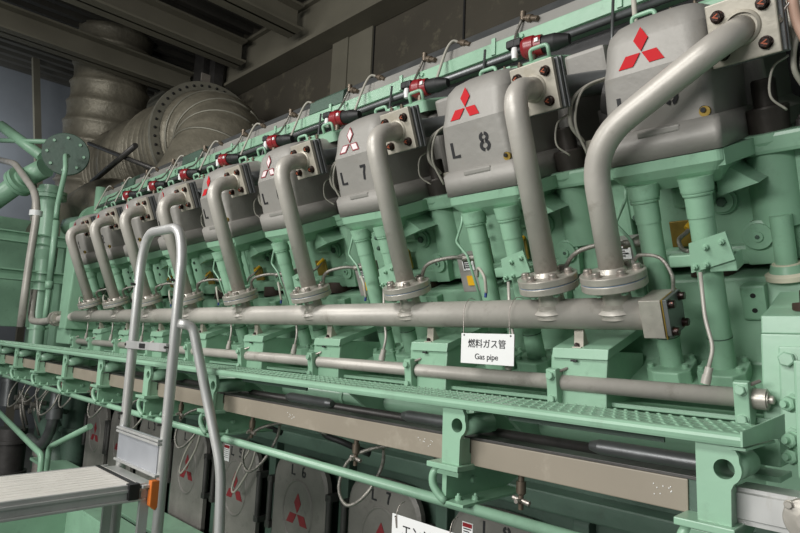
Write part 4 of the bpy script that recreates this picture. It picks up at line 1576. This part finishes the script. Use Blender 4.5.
# wrapped elbow made of gores
q = MB(L)
rings = []
R_ = .52
seam = []
bd_ = V((0, -.42, -.9)).normalized()
for i in range(0, 29):
    if i <= 24:
        th = math.radians(i / 24 * 90)
        cc_ = DC + V((.01, 0, 0)) + V((1, 0, 0)) * (R_ * math.sin(th)) + bd_ * (R_ * (1 - math.cos(th)))
        ax = V((1, 0, 0)) * math.cos(th) + bd_ * math.sin(th)
        up = V((1, 0, 0)) * math.sin(th) - bd_ * math.cos(th)
    else:
        cc_ = cc_ + bd_ * .15
    sd = ax.cross(up).normalized()
    rr_ = .645 - .13 * min(1, i / 10) + (.016 if i % 6 == 0 else 0)
    rings.append([cc_ + (up * math.cos(2 * PI * j / 48) + sd * math.sin(2 * PI * j / 48)) * rr_ for j in range(48)])
    if i % 6 == 3 and i <= 24:
        seam.append((cc_, up, sd, rr_))
q.loft(rings)
q.build('wrapped_elbow', 'lagging', ed)
q = MB(L)
for c, up, sd, rr_ in seam:
    P = [c + (up * math.cos(2 * PI * j / 40) + sd * math.sin(2 * PI * j / 40)) * (rr_ + .006) for j in range(41)]
    q.tube(P, .014, 6)
q.build('elbow_seams', 'ring', ed)
vd = thing('vertical_exhaust_duct', 'vertical lagged duct rising to the ceiling at the upper left', 'duct', (-8.6, 2.7, 2.4))
L = lambda p: V(p) - V((-8.6, 2.7, 2.4))
q = MB(L)
prof = []
z = 0
while z < 2.9:
    for t, dr in ((0, .03), (.03, .0), (.10, -.02), (.2, -.012), (.27, 0)):
        prof.append((z + t, .56 + dr + .03 * math.sin(z * 2)))
    z += .30
q.rev((-9.65, 3.0, 1.6), (-9.35, 2.95, 4.4), prof, 44, smooth=True)
q.build('duct_body', 'lagging', vd)
q = MB()
q.tube([(-8.2, 2.1, 1.05), (-7.3, 2.4, 1.5), (-6.4, 2.5, 1.2)], .33, 26, .3)
solo(q, 'lagged_branch_duct', 'lagging', 'smaller lagged duct between the round green cover and the big duct', 'duct')
q = MB()
q.tube([(-7.45, 2.25, 1.743), (-6.2, 2.25, 1.93)], .03, 8)
q.tube([(-7.9, 2.3, 2.33), (-5.6, 2.3, 1.55)], .025, 8)
solo(q, 'duct_brace', 'dsteel', 'dark crossing steel braces in front of the big lagged duct', 'brace')

# ------------------------------------------------------------------ building
def struct(mb, name, m):
    return tag(mb.build(name, m), kind='structure')


q = MB(); q.box((-12.2, -4.2, FLOOR - .1), (4.2, 4.4, FLOOR)); struct(q, 'floor', 'floor')
q = MB(); q.box((-12.2, 4.25, FLOOR), (4.2, 4.4, 4.7)); struct(q, 'wall_back', 'wall')
q = MB(); q.box((-12.2, -4.2, FLOOR), (-12.0, 4.25, 4.7)); struct(q, 'wall_left', 'wall2')
q = MB()
for i in range(60):
    x0 = -12 + i * .27
    q.prism([(x0, 4.62), (x0 + .04, 4.5), (x0 + .14, 4.5), (x0 + .18, 4.62), (x0 + .27, 4.62), (x0 + .27, 4.68), (x0, 4.68)], 'y', -4.2, 4.4)
struct(q, 'ceiling', 'deck')
for i, x in enumerate((-5.49, -3.458, -1.4)):
    q = MB()
    if i == 0:
        q.box((-5.49, 4.19, FLOOR), (-5.2, 4.25, 3.75), .005); q.box((-5.2, 4.21, FLOOR), (-4.79, 4.25, 3.75), .003)
        struct(q, 'trim_%d' % (i + 1), 'steel_w')
    else:
        q.box((x - .02, 4.235, FLOOR), (x + .0, 4.255, 3.75))
        struct(q, 'trim_%d' % (i + 1), 'black')
q = MB(); q.box((-4.80, 4.235, FLOOR), (-4.78, 4.255, 3.75)); struct(q, 'trim_4', 'black')


def ibeam(name, axis, c, z, lo, hi, lb, fw_=.15, h=.3, m='steel_w'):
    q = MB()
    if axis == 'x':
        q.box((lo, c - fw_, z), (hi, c + fw_, z + .03)); q.box((lo, c - fw_, z + h), (hi, c + fw_, z + h + .03)); q.box((lo, c - .015, z), (hi, c + .015, z + h))
    else:
        q.box((c - fw_, lo, z), (c + fw_, hi, z + .03)); q.box((c - fw_, lo, z + h), (c + fw_, hi, z + h + .03)); q.box((c - .015, lo, z), (c + .015, hi, z + h))
    o = q.build(name, m)
    tag(o, lb, 'beam', 'roof beams')


q = MB()
q.box((-11.9, 3.93, 3.60), (4.1, 4.24, 3.64)); q.box((-11.9, 3.99, 3.64), (4.1, 4.24, 4.1)); q.box((-11.9, 3.93, 4.1), (4.1, 4.24, 4.14))
tag(q.build('roof_beam', 'steel_w'), 'long steel roof beam running along the top of the back wall', 'beam', 'roof beams')
ibeam('roof_beam', 'y', -7.1, 3.70, -4, 3.85, 'steel roof beam crossing above the big lagged duct')
ibeam('roof_beam', 'y', -8.65, 3.70, -4, 3.85, 'steel roof beam at the upper left crossing the vertical duct')
ibeam('roof_beam', 'y', -5.8, 3.70, -4, 3.85, 'steel roof beam nearest the camera, joining the long wall beam')
q = MB(); q.box((-8.2, 3.7, 3.45), (-7.9, 3.95, 4.4), .01); q.box((-7.8, 3.75, 3.3), (-7.65, 3.9, 4.4), .01); q.tube([(-8.3, 3.8, 3.4), (-7.3, 3.8, 3.4)], .03, 8)
solo(q, 'ceiling_unit', 'dsteel', 'dark machinery hung from the ceiling above the duct ring', 'machine')
q = MB(); q.prism([(2.23, 4.5), (2.33, 4.5), (2.60, 2.4), (2.50, 2.4)], 'x', -11.2, -11.1); q.box((-11.2, 2.50, FLOOR), (-11.1, 2.60, 2.4))
solo(q, 'steel_column', 'steel_w', 'slim steel column before the hazy left wall', 'column')

# ------------------------------------------------------------------ lamps and world
def area(name, loc, target, sx, sy, power, col):
    l = bpy.data.lights.new(name, 'AREA')
    l.shape = 'RECTANGLE'
    l.size, l.size_y = sx, sy
    l.energy = power
    l.color = col
    o = bpy.data.objects.new(name, l)
    C.objects.link(o)
    o.location = loc
    o.rotation_euler = (V(target) - V(loc)).to_track_quat('-Z', 'Y').to_euler()
    return o


area('ceiling_lamp_a', (-2.2, -2.4, 3.1), (-1.6, 1.4, .0), 2.0, 1.0, 140, (1, .985, .96))
area('ceiling_lamp_b', (-6.0, -2.1, 3.1), (-5.2, 1.4, .4), 1.8, .9, 75, (1, .985, .96))
area('frontal_fill_light', (-1.4, -4.0, 1.0), (-1.3, 1.4, .3), 3.6, 1.0, 205, (1, .99, .97))  # added fill from the front to reach the push rod tubes
area('left_wall_glow_light', (-10.9, .8, 2.6), (-11.95, 1.9, 2.6), .6, .8, 38, (.9, .95, 1))  # lamp added close to the left wall to make its glow
w = bpy.data.worlds.new('world')
bpy.context.scene.world = w
w.use_nodes = True
w.node_tree.nodes['Background'].inputs[0].default_value = (.80, .86, .9, 1)
w.node_tree.nodes['Background'].inputs[1].default_value = .2
vs = bpy.context.scene.view_settings
vs.view_transform = 'Standard'
vs.look = 'None'
vs.gamma = 1
vs.use_curve_mapping = False
vs.exposure = 0.0
